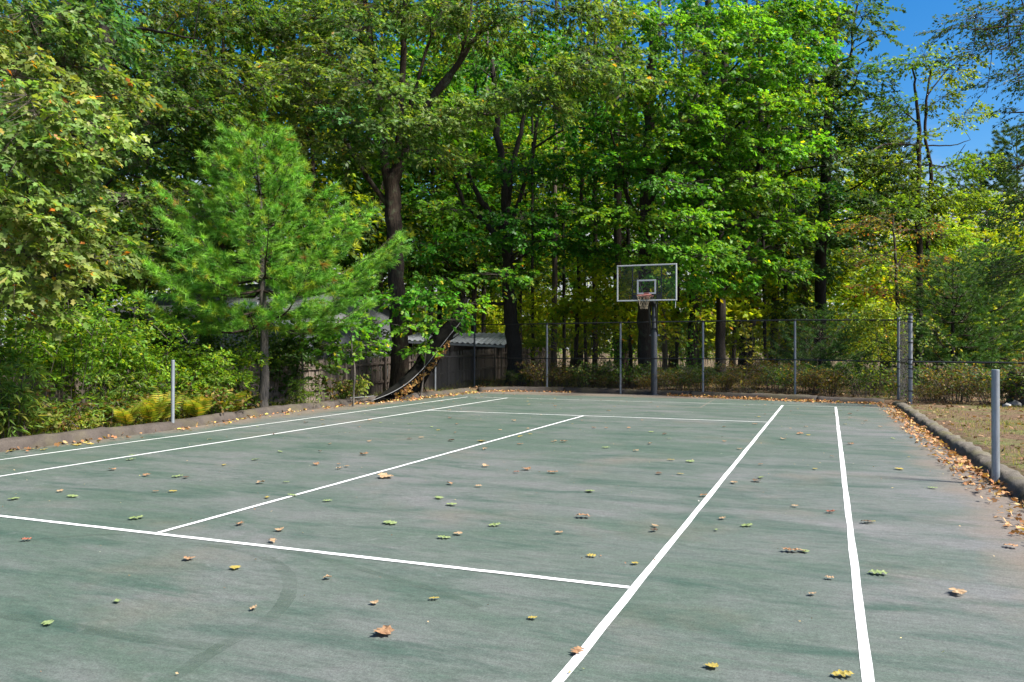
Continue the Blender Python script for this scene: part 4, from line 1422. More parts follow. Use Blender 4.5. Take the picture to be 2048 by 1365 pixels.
# sparse two-stemmed tree against the sky on the right
dS = 34
tk = px_trunk([(1838, 700, .19), (1838, 500, .16), (1836, 380, .13), (1838, 260, .10), (1832, 190, .07), (1826, 130, .04)], dS, None)
lm = [px_limb([(1852, 560, .12), (1858, 430, .1), (1862, 340, .09), (1850, 270, .075), (1855, 190, .06), (1862, 140, .035)], dS), px_limb([(1740, 305, .05, -1), (1770, 290, .05, -.5), (1830, 290, .045), (1900, 292, .03), (1940, 280, .015)], dS),
      px_limb([(1856, 190, .04), (1890, 145, .03), (1930, 110, .015)], dS), px_limb([(1850, 330, .04), (1900, 330, .03), (1930, 290, .015)], dS), px_limb([(1838, 250, .04), (1800, 215, .03), (1780, 190, .015)], dS)]
lb = px_lobes([(1800, 130, 0, .8, .4, .5), (1850, 115, 0, .8, .4, .5), (1910, 140, 0, .9, .45, .5), (1880, 200, 0, .8, .4, .45), (1930, 230, 0, .9, .4, .4), (1790, 215, 0, .9, .4, .5), (1820, 280, 0, .9, .4, .5), (1780, 330, 0, 1.1, .45, .8), (1900, 340, 0, 1., .4, .6), (1860, 400, 0, 1.1, .4, .8),
               (1790, 420, -1, 1.1, .4, 1), (1930, 400, 1, 1.1, .45, .9), (1870, 470, 0, 1.1, .4, 1), (1820, 380, 0, 1., .4, .9), (1760, 260, 0, .9, .4, .6), (1960, 330, 0, .8, .4, .4)], dS)
tree('birch_tree', 'sparse two-stemmed tree against the open blue sky', 'tree', tk, lm, lb, 'oval', .15, YELLOWG[2:3] + [((.09, .15, .03), 8), ((.16, .20, .035), 4)], seed=60, nspray=105, nleaf=15, L=.6, bark='bark')

# rusty-leaved small tree
tk = px_trunk([(1800, 770, .10), (1796, 620, .08), (1790, 500, .05), (1785, 430, .03)], 30, None)
lb = px_lobes([(1770, 440, 0, 1., .35), (1830, 460, 0, .9, .3), (1740, 510, 0, 1., .35), (1800, 530, 0, 1., .35), (1850, 520, .5, .8, .3), (1760, 580, 0, 1., .35), (1820, 590, 0, .9, .3), (1720, 450, .5, .8, .3)], 30)
tree('dogwood_tree', 'small tree with rusty red leaves above the corner post', 'tree', tk, (), lb, 'oval', .12, RUST, seed=61, nspray=26, nleaf=16, L=.5)

# tree hanging in from beyond the right edge
tk = px_trunk([(2330, 800, .3), (2330, 400, .26), (2310, 50, .2), (2290, -200, .14)], 24, 13)
lb = px_lobes([(2020, 30, -1, .9, .3), (1950, 40, -1, .8, .25, .8), (1895, 60, -1, .6, .2, .6), (1995, 90, -1, .8, .3, .8), (1945, 110, -1, .6, .22, .5), (2035, 150, -1, .7, .3, .7), (1975, 170, -1, .5, .25, .4), (2060, 60, 0, 1.2, .45), (2100, 140, 0, 1.2, .5), (2045, 225, 0, .6, .3, .5), (2120, 250, 0, 1.2, .5),
               (2050, 330, 0, .7, .35), (2090, 400, 0, 1.2, .5), (2040, 440, 0, .8, .35), (2080, 520, 0, 1.2, .45), (2030, 550, 1, .9, .4), (2150, 0, 0, 1.4, .6), (2200, 200, 0, 1.5, .6), (2180, 400, 0, 1.5, .6), (2100, -100, 0, 1.5, .6), (2000, -60, 0, 1.2, .4)], 24)
lm = [px_limb([(2310, 100, .1), (2200, 60, .07, -.5), (2080, 50, .04, -1), (1950, 60, .02, -1)], 24)]
tree('elm_tree', 'fine-leaved branches reaching in against the blue sky at the right', 'tree', tk, lm, lb, 'oval', .105, OAK_DARK[:2] + [((.05, .09, .03), 3)], seed=62, nspray=62, nleaf=15, L=.6, droop=.35)

# maple saplings that lean out in front of the big oak and fence
SAP = [((705, 812), (703, 690), 21.5, [(700, 700, 0, .55, .22), (660, 690, .3, .6, .22), (740, 690, .2, .5, .2), (690, 650, .3, .6, .22), (620, 660, .5, .6, .22)], 'thin maple sapling against the wooden fence left of the big oak'),
       ((840, 790), (850, 640), 25.0, [(800, 600, -.8, .8, .25), (860, 590, -.5, .8, .25), (900, 640, -.3, .7, .22), (760, 600, -.8, .7, .22), (830, 650, -.8, .6, .2), (760, 645, -1, .6, .2), (930, 610, 0, .7, .22), (840, 700, -.6, .5, .18), (880, 560, 0, .8, .25)], 'leafy maple sapling just right of the big oak trunk'),
       ((600, 800), (600, 690), 22.5, [(600, 690, 0, .6, .3), (640, 720, 0, .6, .3), (560, 720, 0, .6, .3), (580, 760, 0, .5, .25), (620, 640, 0, .6, .25)], 'dark leafy sapling beneath the young pine')]
for i, (b0, b1, d, lbs, lab) in enumerate(SAP):
    tk = px_trunk([(b0[0], b0[1], .035), ((b0[0] + b1[0]) / 2 + 5, (b0[1] + b1[1]) / 2, .03), (b1[0], b1[1], .022), (b1[0] + 4, b1[1] - 60, .01)], d, None)
    tree('maple_sapling', lab, 'sapling', tk, (), px_lobes(lbs, d), 'maple', .14, MAPLE_BRIGHT if i < 2 else OAK_DARK, seed=70 + i, nspray=34, nleaf=12, L=.4, droop=.3, bark='bark_grey', sides=7)


# ------------------------------------------------------------------ pines
def pine(name, label, base, h, z0, R, pal, seed, whorl=.42, nb=6, tuft=1.0, needle=.125, nw=.0075, tsp=.095, nn_=26, cat='tree', rtrunk=.13, bark='bark_grey', group=None, lean=(0, 0), arms=()):
    r = np.random.default_rng(seed)
    base = np.array(base, float)
    root = empty(name, base)
    tag(root, label, cat, group)
    zs = np.linspace(0, h, 14)
    ax = np.stack([lean[0] * (zs / h) ** 1.5 + r.normal(0, .02, 14), lean[1] * (zs / h) ** 1.5 + r.normal(0, .02, 14), zs - .1], 1)
    V, F = tube(spline(ax, 3), np.interp(np.arange(40) / 39, [0, .06, 1], [rtrunk * 1.25, rtrunk, .012]), 10, .04, seed)
    link('trunk', mesh_np('trunk', V, F, M[bark], smooth=True), root)
    BV, BF, off = [], [], 0
    tp, td, tl = [], [], []
    sa, sb = [], []
    z = z0
    while z < h - .05:
        t = (z - z0) / (h - z0)
        for k in range(nb):
            a = 2 * math.pi * (k + r.uniform(-.3, .3)) / nb + z * 2.1
            Lb = np.interp(t, [q[0] for q in R], [q[1] for q in R]) * r.uniform(.72, 1.18)
            for (aa, zz0, ex) in arms:
                if abs(((a - aa + math.pi) % (2 * math.pi)) - math.pi) < .5 and abs(z - zz0) < .5:
                    Lb *= ex
            if Lb < .08:
                continue
            c = np.array([np.interp(z, ax[:, 2], ax[:, 0]), np.interp(z, ax[:, 2], ax[:, 1]), z])
            rise = np.interp(t, [0, .4, 1], [.05, .28, .9])
            d = np.array([math.cos(a), math.sin(a), 0])
            ss = np.linspace(0, 1, 8)
            P = c + d * (ss * Lb)[:, None] + np.array([0, 0, 1.0]) * ((rise * ss + .18 * ss ** 2.2 - .14 * np.sin(ss * 3.1)) * Lb)[:, None] + r.normal(0, .012, (8, 3))
            V, F = tube(P, np.linspace(.012 + .009 * Lb, .005, 8), 5)
            BV.append(V); BF.append(np.array(F) + off); off += len(V)
            nsub = max(3, int(Lb * 11 * tuft))
            side = np.array([-d[1], d[0], 0])
            for j in range(nsub):
                s = 1 - (j / nsub) ** 1.1 * .82
                q = np.array([np.interp(s, ss, P[:, kk]) for kk in range(3)])
                sg = 1 if j % 2 else -1
                sd = d * r.uniform(.5, 1) + side * sg * r.uniform(.35, .95) + np.array([0, 0, r.uniform(.0, .4)])
                sd /= np.linalg.norm(sd)
                sl_ = min(.75, .16 + .42 * Lb * (1.05 - s) + .1) * r.uniform(.7, 1.1)
                if j == 0:
                    sd = d + np.array([0, 0, .35]); sd /= np.linalg.norm(sd)
                sa.append(q); sb.append(q + sd * sl_)
                nt_ = max(2, int(sl_ / tsp))
                for kk in range(nt_):
                    u = 1 - kk / nt_ * .8
                    dd = sd + r.normal(0, .28, 3) + np.array([0, 0, .15])
                    tp.append(q + sd * sl_ * u); td.append(dd / np.linalg.norm(dd)); tl.append(r.uniform(.8, 1.15))
        z += whorl * r.uniform(.75, 1.2) * (1 - .35 * t)
    V, F = np.vstack(BV), np.vstack(BF)
    link('branches', mesh_np('branches', V, F, M['bark'], smooth=True), root, 'stuff')
    V, F = prisms(sa, sb, .006, .003)
    link('twigs', mesh_np('twigs', V, F, M['twig']), root, 'stuff')
    tp, td, tl = np.array(tp), np.array(td), np.array(tl)
    n = len(tp)
    D = td[:, None] * r.uniform(.35, 1.2, (n, nn_, 1)) + r.normal(0, .5, (n, nn_, 3))
    D = norm(D).reshape(-1, 3)
    P = np.repeat(tp, nn_, 0) + np.repeat(td, nn_, 0) * r.uniform(-.08, .02, (n * nn_, 1))
    Ls = np.repeat(tl, nn_) * needle * r.uniform(.75, 1.15, n * nn_)
    X = norm(np.cross(D, r.normal(0, 1, D.shape))) * nw / 2
    V = np.stack([P - X, P + X, P + D * Ls[:, None]], 1).reshape(-1, 3)
    F = np.arange(len(V)).reshape(-1, 3)
    cc = pick_colours(r, n, pal) * r.normal(1, .1, (n, 1)).clip(.7, 1.3)
    cc = np.repeat(cc, nn_ * 3, 0)
    link('needles', mesh_np('needles', V, F, M['needle'], cc), root, 'stuff')
    return root


pbz = gz(530, 822, 0.0)
pbz[2] = float(H(pbz[0], pbz[1]))
right_a = math.atan2(RT[1], RT[0])
PH = z_at(pbz[:2], 515, 285) - pbz[2]
pine('pine_tree', 'young bright green white pine growing just behind the left kerb', pbz, PH, 2.35, [(0, 2.3), (.12, 2.85), (.28, 2.65), (.42, 2.05), (.58, 1.5), (.78, .95), (.9, .65), (1, .4)], PINE_BRIGHT, 5, whorl=.46, nb=6, tuft=.95, nw=.012, needle=.185, tsp=.15, nn_=44, rtrunk=.125, lean=(-.15, -.1), arms=((right_a, 3.4, 1.15), (right_a + math.pi, 4.4, 1.1)))

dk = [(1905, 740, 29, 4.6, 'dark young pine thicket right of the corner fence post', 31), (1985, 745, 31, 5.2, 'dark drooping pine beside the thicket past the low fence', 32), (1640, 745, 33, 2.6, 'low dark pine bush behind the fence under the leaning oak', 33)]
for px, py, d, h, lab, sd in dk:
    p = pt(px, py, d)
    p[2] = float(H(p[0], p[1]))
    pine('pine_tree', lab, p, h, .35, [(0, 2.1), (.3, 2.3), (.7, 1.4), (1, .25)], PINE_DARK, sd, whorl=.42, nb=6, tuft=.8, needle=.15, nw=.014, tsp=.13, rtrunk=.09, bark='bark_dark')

bgp = None
for i, (px, d, h, lab) in enumerate([(1962, 62, 17.0, 'distant tall pine standing above the yellow-green wood on the right'), (1775, 66, 22.0, 'distant pine whose flat tiers show past the leaning oak'), (2035, 55, 17, 'distant pine at the far right behind the fine-leaved branches'), (1905, 78, 17, 'farthest pine beyond the sparse two-stemmed tree')]):
    p = pt(px, 700, d)
    p[2] = float(H(p[0], p[1])) - .1
    if bgp is None:
        bgp = pine('pine_tree', lab, p, 17, 4.5, [(0, 3.2), (.4, 3.4), (.8, 1.8), (1, .4)], [((.06, .11, .035), 5), ((.09, .14, .04), 4)], 35, whorl=1.15, nb=5, tuft=.42, needle=.26, nw=.03, rtrunk=.24, bark='bark')
    else:
        c = copy_tree(bgp)
        c.location = p
        c.rotation_euler = (0, 0, 1.7 * i)
        c.scale = (1, 1, h / 17)
        c['label'] = lab

# ------------------------------------------------------------------ background wood
def proto_tree(seed, pal, h=13, R=3.6, n=26, low=1.6, leaf=.26, nspray=11):
    tk = np.array([(0, 0, -.1, .2), (.1, .05, h * .35, .16), (0, .2, h * .7, .1), (.1, .1, h, .03)])
    r = np.random.default_rng(seed)
    return tree('woodland_tree', 'x', 'tree', tk, (), auto_lobes(r, tk, low, h, [(0, R * .8), (.4, R), (1, R * .4)], n, (1.2, 2.0), .42), 'oval', leaf, pal, seed=seed, nspray=nspray, nleaf=16, L=.85, twigs=False, bark='bark', sides=8, face=.1)


protos = [proto_tree(80, YELLOWG), proto_tree(81, MAPLE), proto_tree(82, YELLOWG[:3] + MAPLE[:3], h=15, R=4.2)]
BG = []
rb = np.random.default_rng(90)
for px in np.arange(-120, 1720, 92):
    BG.append((px + rb.uniform(-25, 25), rb.uniform(52, 66) if px < 850 else rb.uniform(64, 76)))
for px, d in ((1715, 47), (1765, 43), (1815, 50), (1870, 45), (1925, 51), (1975, 46), (2030, 50), (2085, 45), (2140, 50)):
    BG.append((px, d))
for px in np.arange(-150, 2250, 95):
    BG.append((px + rb.uniform(-25, 25), rb.uniform(72, 100)))
used = set()
BGL = ['yellow-green leafy tree in the wood beyond the fences', 'fresh green leafy tree in the wood beyond the fences', 'tall mixed green tree in the wood beyond the fences']
for i, (px, d) in enumerate(BG):
    k = int(rb.integers(0, 3)) if px < 1700 or d > 52 else int(rb.choice([0, 0, 2]))
    o = protos[k] if k not in used else copy_tree(protos[k])
    used.add(k)
    p = pt(px, 700, d)
    p[2] = float(H(p[0], p[1]))
    o.location = p
    s = rb.uniform(.55, 1.0) if px < 1680 else rb.uniform(.62, .86)
    o.scale = (s * 1.15, s * 1.15, s)
    o.rotation_euler = (0, 0, rb.uniform(0, 6.28))
    o['label'] = BGL[k]
    o['group'] = 'trees of the background wood ' + ('one', 'two', 'three')[k]


mid = [proto_tree(84, OAK_DARK + YELLOWG[:1], h=17, R=3.8, n=34, low=5.5, leaf=.24, nspray=13), proto_tree(85, MAPLE[:3], h=17, R=3.6, n=34, low=5.0, leaf=.24, nspray=13)]
MIDF = [(905, 58, 1.35), (985, 60, 1.4), (1075, 57, 1.3), (1160, 61, 1.4), (1250, 58, 1.3), (1345, 60, 1.4), (1440, 58, 1.3), (1540, 61, 1.3), (1630, 58, 1.1)]
MIDS = [(-60, 33), (20, 38), (110, 31), (190, 36), (285, 33), (370, 37), (450, 32), (540, 36), (620, 33), (700, 38), (880, 43), (755, 37), (820, 40), (945, 41), (1040, 44), (1545, 44), (1610, 42)]
ML = ['tall dark-leaved woodland tree rising behind the front row', 'tall fresh green woodland tree rising behind the front row']
for i, (px, d, fs) in enumerate([q + (1.0,) for q in MIDS] + MIDF):
    k = i % 2
    o = mid[k] if i < 2 else copy_tree(mid[k])
    p = pt(px, 700, d)
    p[2] = float(H(p[0], p[1]))
    o.location = p
    s = rb.uniform(.85, 1.1) * fs
    o.scale = (s, s, s * rb.uniform(.9, 1.1))
    o.rotation_euler = (0, 0, rb.uniform(0, 6.28))
    o['label'] = ML[k]
    o['group'] = ('dark', 'green')[k] + ' trees behind the front row'


# ------------------------------------------------------------------ understorey
def bush_proto(name, seed, pal, leaf, size, h, w, nst, nsp, nleaf, L, droop=.3, stem='twig'):
    r = np.random.default_rng(seed)
    root = empty(name)
    st_, tipsP, tipsD = MB(), [], []
    A_, B_ = [], []
    for i in range(nst):
        a = r.uniform(0, 6.28); rr = w * math.sqrt(r.uniform(0, 1)) * .4
        b0 = np.array([rr * math.cos(a), rr * math.sin(a), -.05])
        ln = h * r.uniform(.55, 1.1)
        out = np.array([math.cos(a), math.sin(a), 0]) * w * r.uniform(.2, .75)
        P = np.array([b0, b0 + out * .35 + np.array([0, 0, ln * .6]), b0 + out * .8 + np.array([0, 0, ln * .95]), b0 + out * 1.25 + np.array([0, 0, ln * .85])])
        Q = spline(P, 4)
        A_.append(Q[:-1]); B_.append(Q[1:])
        for _ in range(nsp):
            s = r.uniform(.25, 1)
            q = np.array([np.interp(s, np.linspace(0, 1, len(Q)), Q[:, k]) for k in range(3)])
            tipsP.append(q + r.normal(0, .05, 3)); tipsD.append(norm(r.normal(0, 1, 3) * np.array([1, 1, .4]) + out * .5 + np.array([0, 0, .25])))
    V, F = prisms(np.vstack(A_), np.vstack(B_), .008, .006)
    link('stems', mesh_np('stems', V, F, M[stem]), root, 'stuff')
    C = np.array(tipsP); D = np.array(tipsD)
    up = np.array([0, 0, 1.0]) + r.normal(0, .3, C.shape) + np.array([TO_SUN[0], TO_SUN[1], 0]) * .4
    P_, D_, N_, S_, tips = sprays(r, C, D, up, nleaf, L, size, droop)
    V, F, cc = leaves_np(P_, D_, N_, S_, pick_colours(r, len(P_), pal) * np.repeat(r.normal(1, .15, (len(C), 1)).clip(.6, 1.4), nleaf, 0), {'oak': T_OAK, 'maple': T_MAPLE, 'oval': T_OVAL, 'narrow': T_NARROW}[leaf])
    link('foliage', mesh_np('foliage', V, F, M['leaf'], cc), root, 'stuff')
    return root


def scatter(protos_, spots, label, cat, group, r, smin=.8, smax=1.2, labels=None):
    fresh = list(protos_)
    for i, (x, y) in enumerate(spots):
        k = i % len(protos_)
        o = fresh[k] if i < len(protos_) else copy_tree(protos_[k])
        s = r.uniform(smin, smax)
        o.location = (x, y, float(H(x, y)))
        o.rotation_euler = (0, 0, r.uniform(0, 6.28))
        o.scale = (s, s, s * r.uniform(.85, 1.15))
        tag(o, labels[k] if labels else label, cat, group if not labels else '%s, kind %s' % (group, 'abc'[labels.index(labels[k])]))


rs = np.random.default_rng(17)
# leafy shrubs behind the left kerb
sp = [bush_proto('leafy_shrub', 100 + k, SHRUB, 'oval', .088, 2.75, 1.25, 12, 19, 13, .34) for k in range(2)]
spots = [pt(px, 800, d)[:2] for px, d in ((-60, 13.9), (30, 14.9), (110, 15.4), (190, 16.6), (260, 17.2), (70, 17.2), (150, 17.8), (230, 18.4), (0, 16))]
scatter(sp, spots, 'round-leaved green shrub crowding over the wooden fence', 'shrub', 'leafy shrubs along the left side', rs, .95, 1.2)
sp = [bush_proto('leafy_shrub', 102, SHRUB[2:] + SHRUB[:1], 'oval', .085, 1.75, 1.1, 13, 22, 13, .32)]
scatter(sp, [pt(px, 800, d)[:2] for px, d in ((325, 17.6), (385, 18.3), (440, 19.2))], 'lower yellow-green shrub reaching over the net post', 'shrub', 'lower leafy shrubs by the net post', rs, .95, 1.1)
# dark shrubs beneath the trees beyond the wooden fence
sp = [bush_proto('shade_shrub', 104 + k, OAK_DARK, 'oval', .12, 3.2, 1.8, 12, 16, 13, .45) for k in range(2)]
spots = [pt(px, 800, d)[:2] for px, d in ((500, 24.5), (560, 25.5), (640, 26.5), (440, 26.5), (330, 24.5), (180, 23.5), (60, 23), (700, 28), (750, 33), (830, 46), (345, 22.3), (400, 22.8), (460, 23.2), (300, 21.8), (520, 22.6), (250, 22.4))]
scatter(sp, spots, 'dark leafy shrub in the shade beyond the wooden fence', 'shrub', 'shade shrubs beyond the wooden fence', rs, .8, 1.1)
# weeds along the left kerb
sp = [bush_proto('weed_clump', 110, [((.12, .20, .055), 4), ((.18, .25, .07), 3), ((.3, .29, .09), 1)], 'narrow', .12, .85, .35, 9, 12, 8, .16, .2),
      bush_proto('weed_clump', 111, [((.16, .22, .05), 4), ((.25, .26, .08), 3), ((.36, .28, .1), 1)], 'oval', .07, .55, .5, 10, 9, 8, .2),
      bush_proto('weed_clump', 112, BRAMBLE + [((.08, .14, .03), 5)], 'oval', .08, .7, .6, 9, 9, 8, .22)]
spots = []
for px, py in [(15, 865), (50, 860), (95, 850), (130, 845), (165, 848), (195, 842), (225, 838), (262, 832), (300, 835), (320, 828), (395, 818), (440, 812), (475, 805), (60, 825), (150, 815), (260, 800), (560, 800), (660, 795), (680, 805), (735, 795), (230, 815), (20, 830)]:
    p = gz(px, py + 6, .1)
    spots.append((min(p[0], np.interp(p[1], YS, XL) - .42), p[1]))
for yy in [q for q in np.linspace(-4.5, 2.6, 18) if not -2.0 < q < 1.4]:
    spots.append((float(np.interp(yy, YS, XL)) - rs.uniform(.45, 1.0), yy + rs.uniform(-.2, .2)))
scatter(sp, spots, 'weedy green clump growing along the left kerb', 'weed', 'weeds along the left kerb', rs, .95, 1.5, ['upright narrow-leaved green weed along the left kerb', 'low rounded pale olive weed along the left kerb', 'brown-flecked green weed clump along the left kerb'])
# brambles behind the back fence and low fence
sp = [bush_proto('bramble_bush', 120 + k, BRAMBLE if k else BRAMBLE[:1] + BRAMBLE[3:] + OAK_DARK, 'oval', .075, .95, .9, 34, 7, 7, .26) for k in range(3)]
spots = []
for x in np.arange(-5.5, 7.2, .85):
    yb = FA[1] + (FB[1] - FA[1]) * (x - FA[0]) / (FB[0] - FA[0])
    spots.append((x + rs.uniform(-.2, .2), yb + rs.uniform(.55, .9)))
    if x > -2.5:
        spots.append((x + rs.uniform(-.3, .3), yb + rs.uniform(1.5, 3.2)))
for k in np.linspace(.06, .98, 13):
    q = RC2 + (LE - RC2) * k
    spots.append((q[0] + rs.uniform(-.2, .2), q[1] + rs.uniform(.5, .9)))
    spots.append((q[0] + rs.uniform(-.2, .2), q[1] + rs.uniform(1.4, 2.6)))
scatter(sp, spots, 'tangled brown and green bramble behind the chain-link', 'bramble', 'brambles behind the chain-link fences', rs, .5, 1.25, ['mostly green bramble tangle behind the chain-link fences', 'brown and green bramble tangle behind the chain-link fences', 'brown and green bramble tangle behind the chain-link fences'])
# undergrowth in the wood, sunlight put into its leaf colour
sp = [bush_proto('wood_shrub', 130 + k, YELLOWG, 'maple' if k else 'oval', .17, 3.4, 2.0, 12, 14, 11, .55) for k in range(2)]
spots = []
for px in np.arange(850, 1720, 40):
    spots.append(pt(px + rs.uniform(-15, 15), 700, rs.uniform(46, 52))[:2])
for px in np.arange(840, 2080, 62):
    spots.append(pt(px + rs.uniform(-15, 15), 700, rs.uniform(55, 62))[:2])
for px, d in ((1880, 38), (1940, 40), (2010, 42), (1830, 41), (1760, 36), (2060, 36), (1130, 33.5), (1215, 35), (1345, 34), (1420, 36), (1535, 35)):
    spots.append(pt(px, 700, d)[:2])
scatter(sp, spots, 'brightened yellow-green undergrowth shrub among the trunks', 'shrub', 'yellow-green undergrowth in the wood', rs, .8, 1.55, ['yellow-green small-leaved undergrowth shrub among the trunks', 'yellow-green lobed-leaved undergrowth shrub among the trunks'])

# ------------------------------------------------------------------ ferns
def fern(seed, L=.6, n=9):
    r = np.random.default_rng(seed)
    root = empty('fern')
    for i in range(n):
        a = 6.28 * i / n + r.uniform(-.3, .3)
        out = np.array([math.cos(a), math.sin(a), 0]); Lf = L * r.uniform(.75, 1.15)
        s = np.linspace(0, 1, 15)
        el = r.uniform(.75, 1.15)
        C = out * ((.35 * s + .35 * s ** 2) * Lf)[:, None] + np.array([0, 0, 1.0]) * (Lf * el * (1.15 * s - .38 * s ** 2.5))[:, None]
        side = np.array([-out[1], out[0], 0])
        T = norm(np.gradient(C, axis=0))
        N = np.cross(side, T)
        P, D, NN, S, CC = [], [], [], [], []
        for k in range(2, 15):
            w = Lf * .30 * math.sin(min(1, (s[k] - .05) * 1.25) ** .6 * 3.0) ** .8 if s[k] < .98 else .01
            for sg in (-1, 1):
                P.append(C[k]); D.append(side * sg + T[k] * .5 + np.array([0, 0, -.15])); NN.append(N[k] * -1); S.append(max(.02, w)); CC.append((.22, .29, .035) if r.uniform() < .7 else (.40, .34, .05))
        tpl = (np.array([(-.13, 0, 0), (.13, 0, 0), (.09, .6, -.03), (0, 1, -.1), (-.09, .6, -.03)], float), np.array([(0, 1, 2), (0, 2, 4), (4, 2, 3)]))
        V, F, cc = leaves_np(np.array(P), np.array(D), np.array(NN), np.array(S), np.array(CC) * r.normal(1, .1), tpl)
        V2, F2 = prisms(C[:-1], C[1:], .004, .003)
        F = np.vstack([F, F2 + len(V)]); V = np.vstack([V, V2]); cc = np.vstack([cc, np.tile([[.2, .15, .05]], (len(V2), 1))])
        link('frond', mesh_np('frond', V, F, M['leaf'], cc), root, 'stuff')
    return root


fp = [fern(1, .62), fern(2, .5), fern(3, .7, 7)]
spots = [gz(px, py, .1)[:2] for px, py in ((378, 836), (262, 848), (415, 826), (300, 846), (222, 854))]
spots = [(np.interp(y, YS, XL) - .42, y) for x, y in spots]
scatter(fp, spots, 'yellowing fern at the left kerb by the net post', 'fern', 'ferns along the left kerb', rs, 1.05, 1.3)

# spindly bare-stemmed plants
for (pxs, d, lab) in (([(40, 868), (52, 800), (72, 745), (70, 690), (66, 640)], 16.2, 'thin leaning bare stem among the weeds by the left kerb'), ([(170, 860), (168, 815), (172, 785), (190, 765)], 16.4, 'spindly yellow-leaved seedling among the left-hand weeds'), ([(832, 470), (815, 420), (822, 360), (815, 330)], 24, None)):
    if lab is None:
        continue
    P4 = px_trunk([(x, y, .014) for x, y in pxs], d, None)
    lb = px_lobes([(pxs[-1][0] + dx, pxs[-1][1] + dy, 0, .2, .1) for dx, dy in ((0, 0), (25, 20), (-18, 25))], d)
    tree('seedling', lab, 'seedling', P4, (), lb, 'maple', .13, [((.30, .28, .04), 3), ((.16, .2, .04), 3)], seed=int(d * 10), nspray=20, nleaf=4, L=.15, bark='bark_grey', sides=6, flare=1.1)

# ------------------------------------------------------------------ vines at the fence corner
def vine(name, label, paths, seed, pal, n, size, spread):
    r = np.random.default_rng(seed)
    root = empty(name, paths[0][0])
    tag(root, label, 'vine')
    b = np.array(paths[0][0])
    A_, B_, P_ = [], [], []
    for pa in paths:
        Q = spline(np.array(pa), 8) + r.normal(0, .015, (8 * (len(pa) - 1) + 1, 3))
        A_.append(Q[:-1]); B_.append(Q[1:])
        i = r.integers(0, len(Q), n // len(paths))
        P_.append(Q[i] + r.normal(0, spread, (len(i), 3)) * np.array([1, 1, .9]))
    V, F = prisms(np.vstack(A_) - b, np.vstack(B_) - b, .008, .006)
    link('stems', mesh_np('stems', V, F, M['twig']), root, 'stuff')
    P = np.vstack(P_)
    k = len(P)
    D = r.normal(0, 1, (k, 3)) * np.array([1, 1, .5]) + np.array([0, 0, -.6])
    N = np.array([0, 0, .6]) + norm(np.array([CAM[0], CAM[1], 0]) - np.array([b[0], b[1], 0])) * .8 + r.normal(0, .5, (k, 3))
    V, F, cc = leaves_np(P - b, D, N, size * r.uniform(.6, 1.3, k), pick_colours(r, k, pal), T_OVAL if size < .1 else T_MAPLE)
    link('foliage', mesh_np('foliage', V, F, M['leaf'], cc), root, 'stuff')


def fpx(px, py, dd=.12):
    """a point just behind the back fence plane"""
    p = on_line(px, FA, FB)
    z = z_at(p, px, py)
    v = norm(p - CAM[:2]) * dd
    return (p[0] + v[0], p[1] + v[1], z)


vine('climbing_vine', 'yellow-green vine spilling over the fence top beside the corner', [[fpx(1790, 790), fpx(1780, 700), fpx(1765, 640), fpx(1735, 625), fpx(1710, 640)], [fpx(1760, 780), fpx(1755, 690), fpx(1750, 630), fpx(1770, 615)], [fpx(1735, 770), fpx(1745, 700), fpx(1735, 660), fpx(1715, 650)], [fpx(1710, 690), fpx(1720, 660), fpx(1740, 640)], [fpx(1700, 640), fpx(1750, 622), fpx(1790, 630)]],
     3, [((.20, .24, .03), 5), ((.12, .19, .03), 4), ((.3, .28, .04), 2)], 1500, .095, .16)
cv = lambda px, py, dd=0.0: tuple(pt(px, py, (np.array([*RC2, 0]) - CAM) @ FW + dd))
vine('bindweed_vine', 'dangling vine with drying leaves around the corner post', [[cv(1824, 800), cv(1826, 700), cv(1828, 650), cv(1845, 642), cv(1870, 655), cv(1900, 690), cv(1915, 720)], [cv(1828, 780, .2), cv(1840, 720, .2), cv(1850, 690, .2), cv(1862, 680, .2)], [cv(1812, 790, .4), cv(1810, 700, .5), cv(1806, 640, .6), cv(1812, 625, .3)]],
     4, [((.10, .17, .05), 5), ((.30, .27, .13), 1.5), ((.16, .2, .06), 3)], 330, .085, .09)
vine('ivy_vine', 'small yellow-leaved vine climbing the fence right of the hoop', [[fpx(1492, 760), fpx(1495, 700), fpx(1488, 660), fpx(1480, 640)], [fpx(1500, 720), fpx(1505, 680), fpx(1500, 650)]], 5, [((.34, .30, .03), 4), ((.2, .24, .03), 3)], 90, .10, .12)
for kx, lab in ((1235, 'dark creeper covering the ground end of the trunk left of the hoop'), (1380, 'green creeper on the dark trunk right of the backboard')):
    d_ = 34.5
    vine('trunk_creeper', lab, [[tuple(pt(kx + dx, yy, d_)) for yy in (760, 700, 640, 560)] for dx in (-8, 8)], kx, MAPLE[:3], 420, .12, .2)

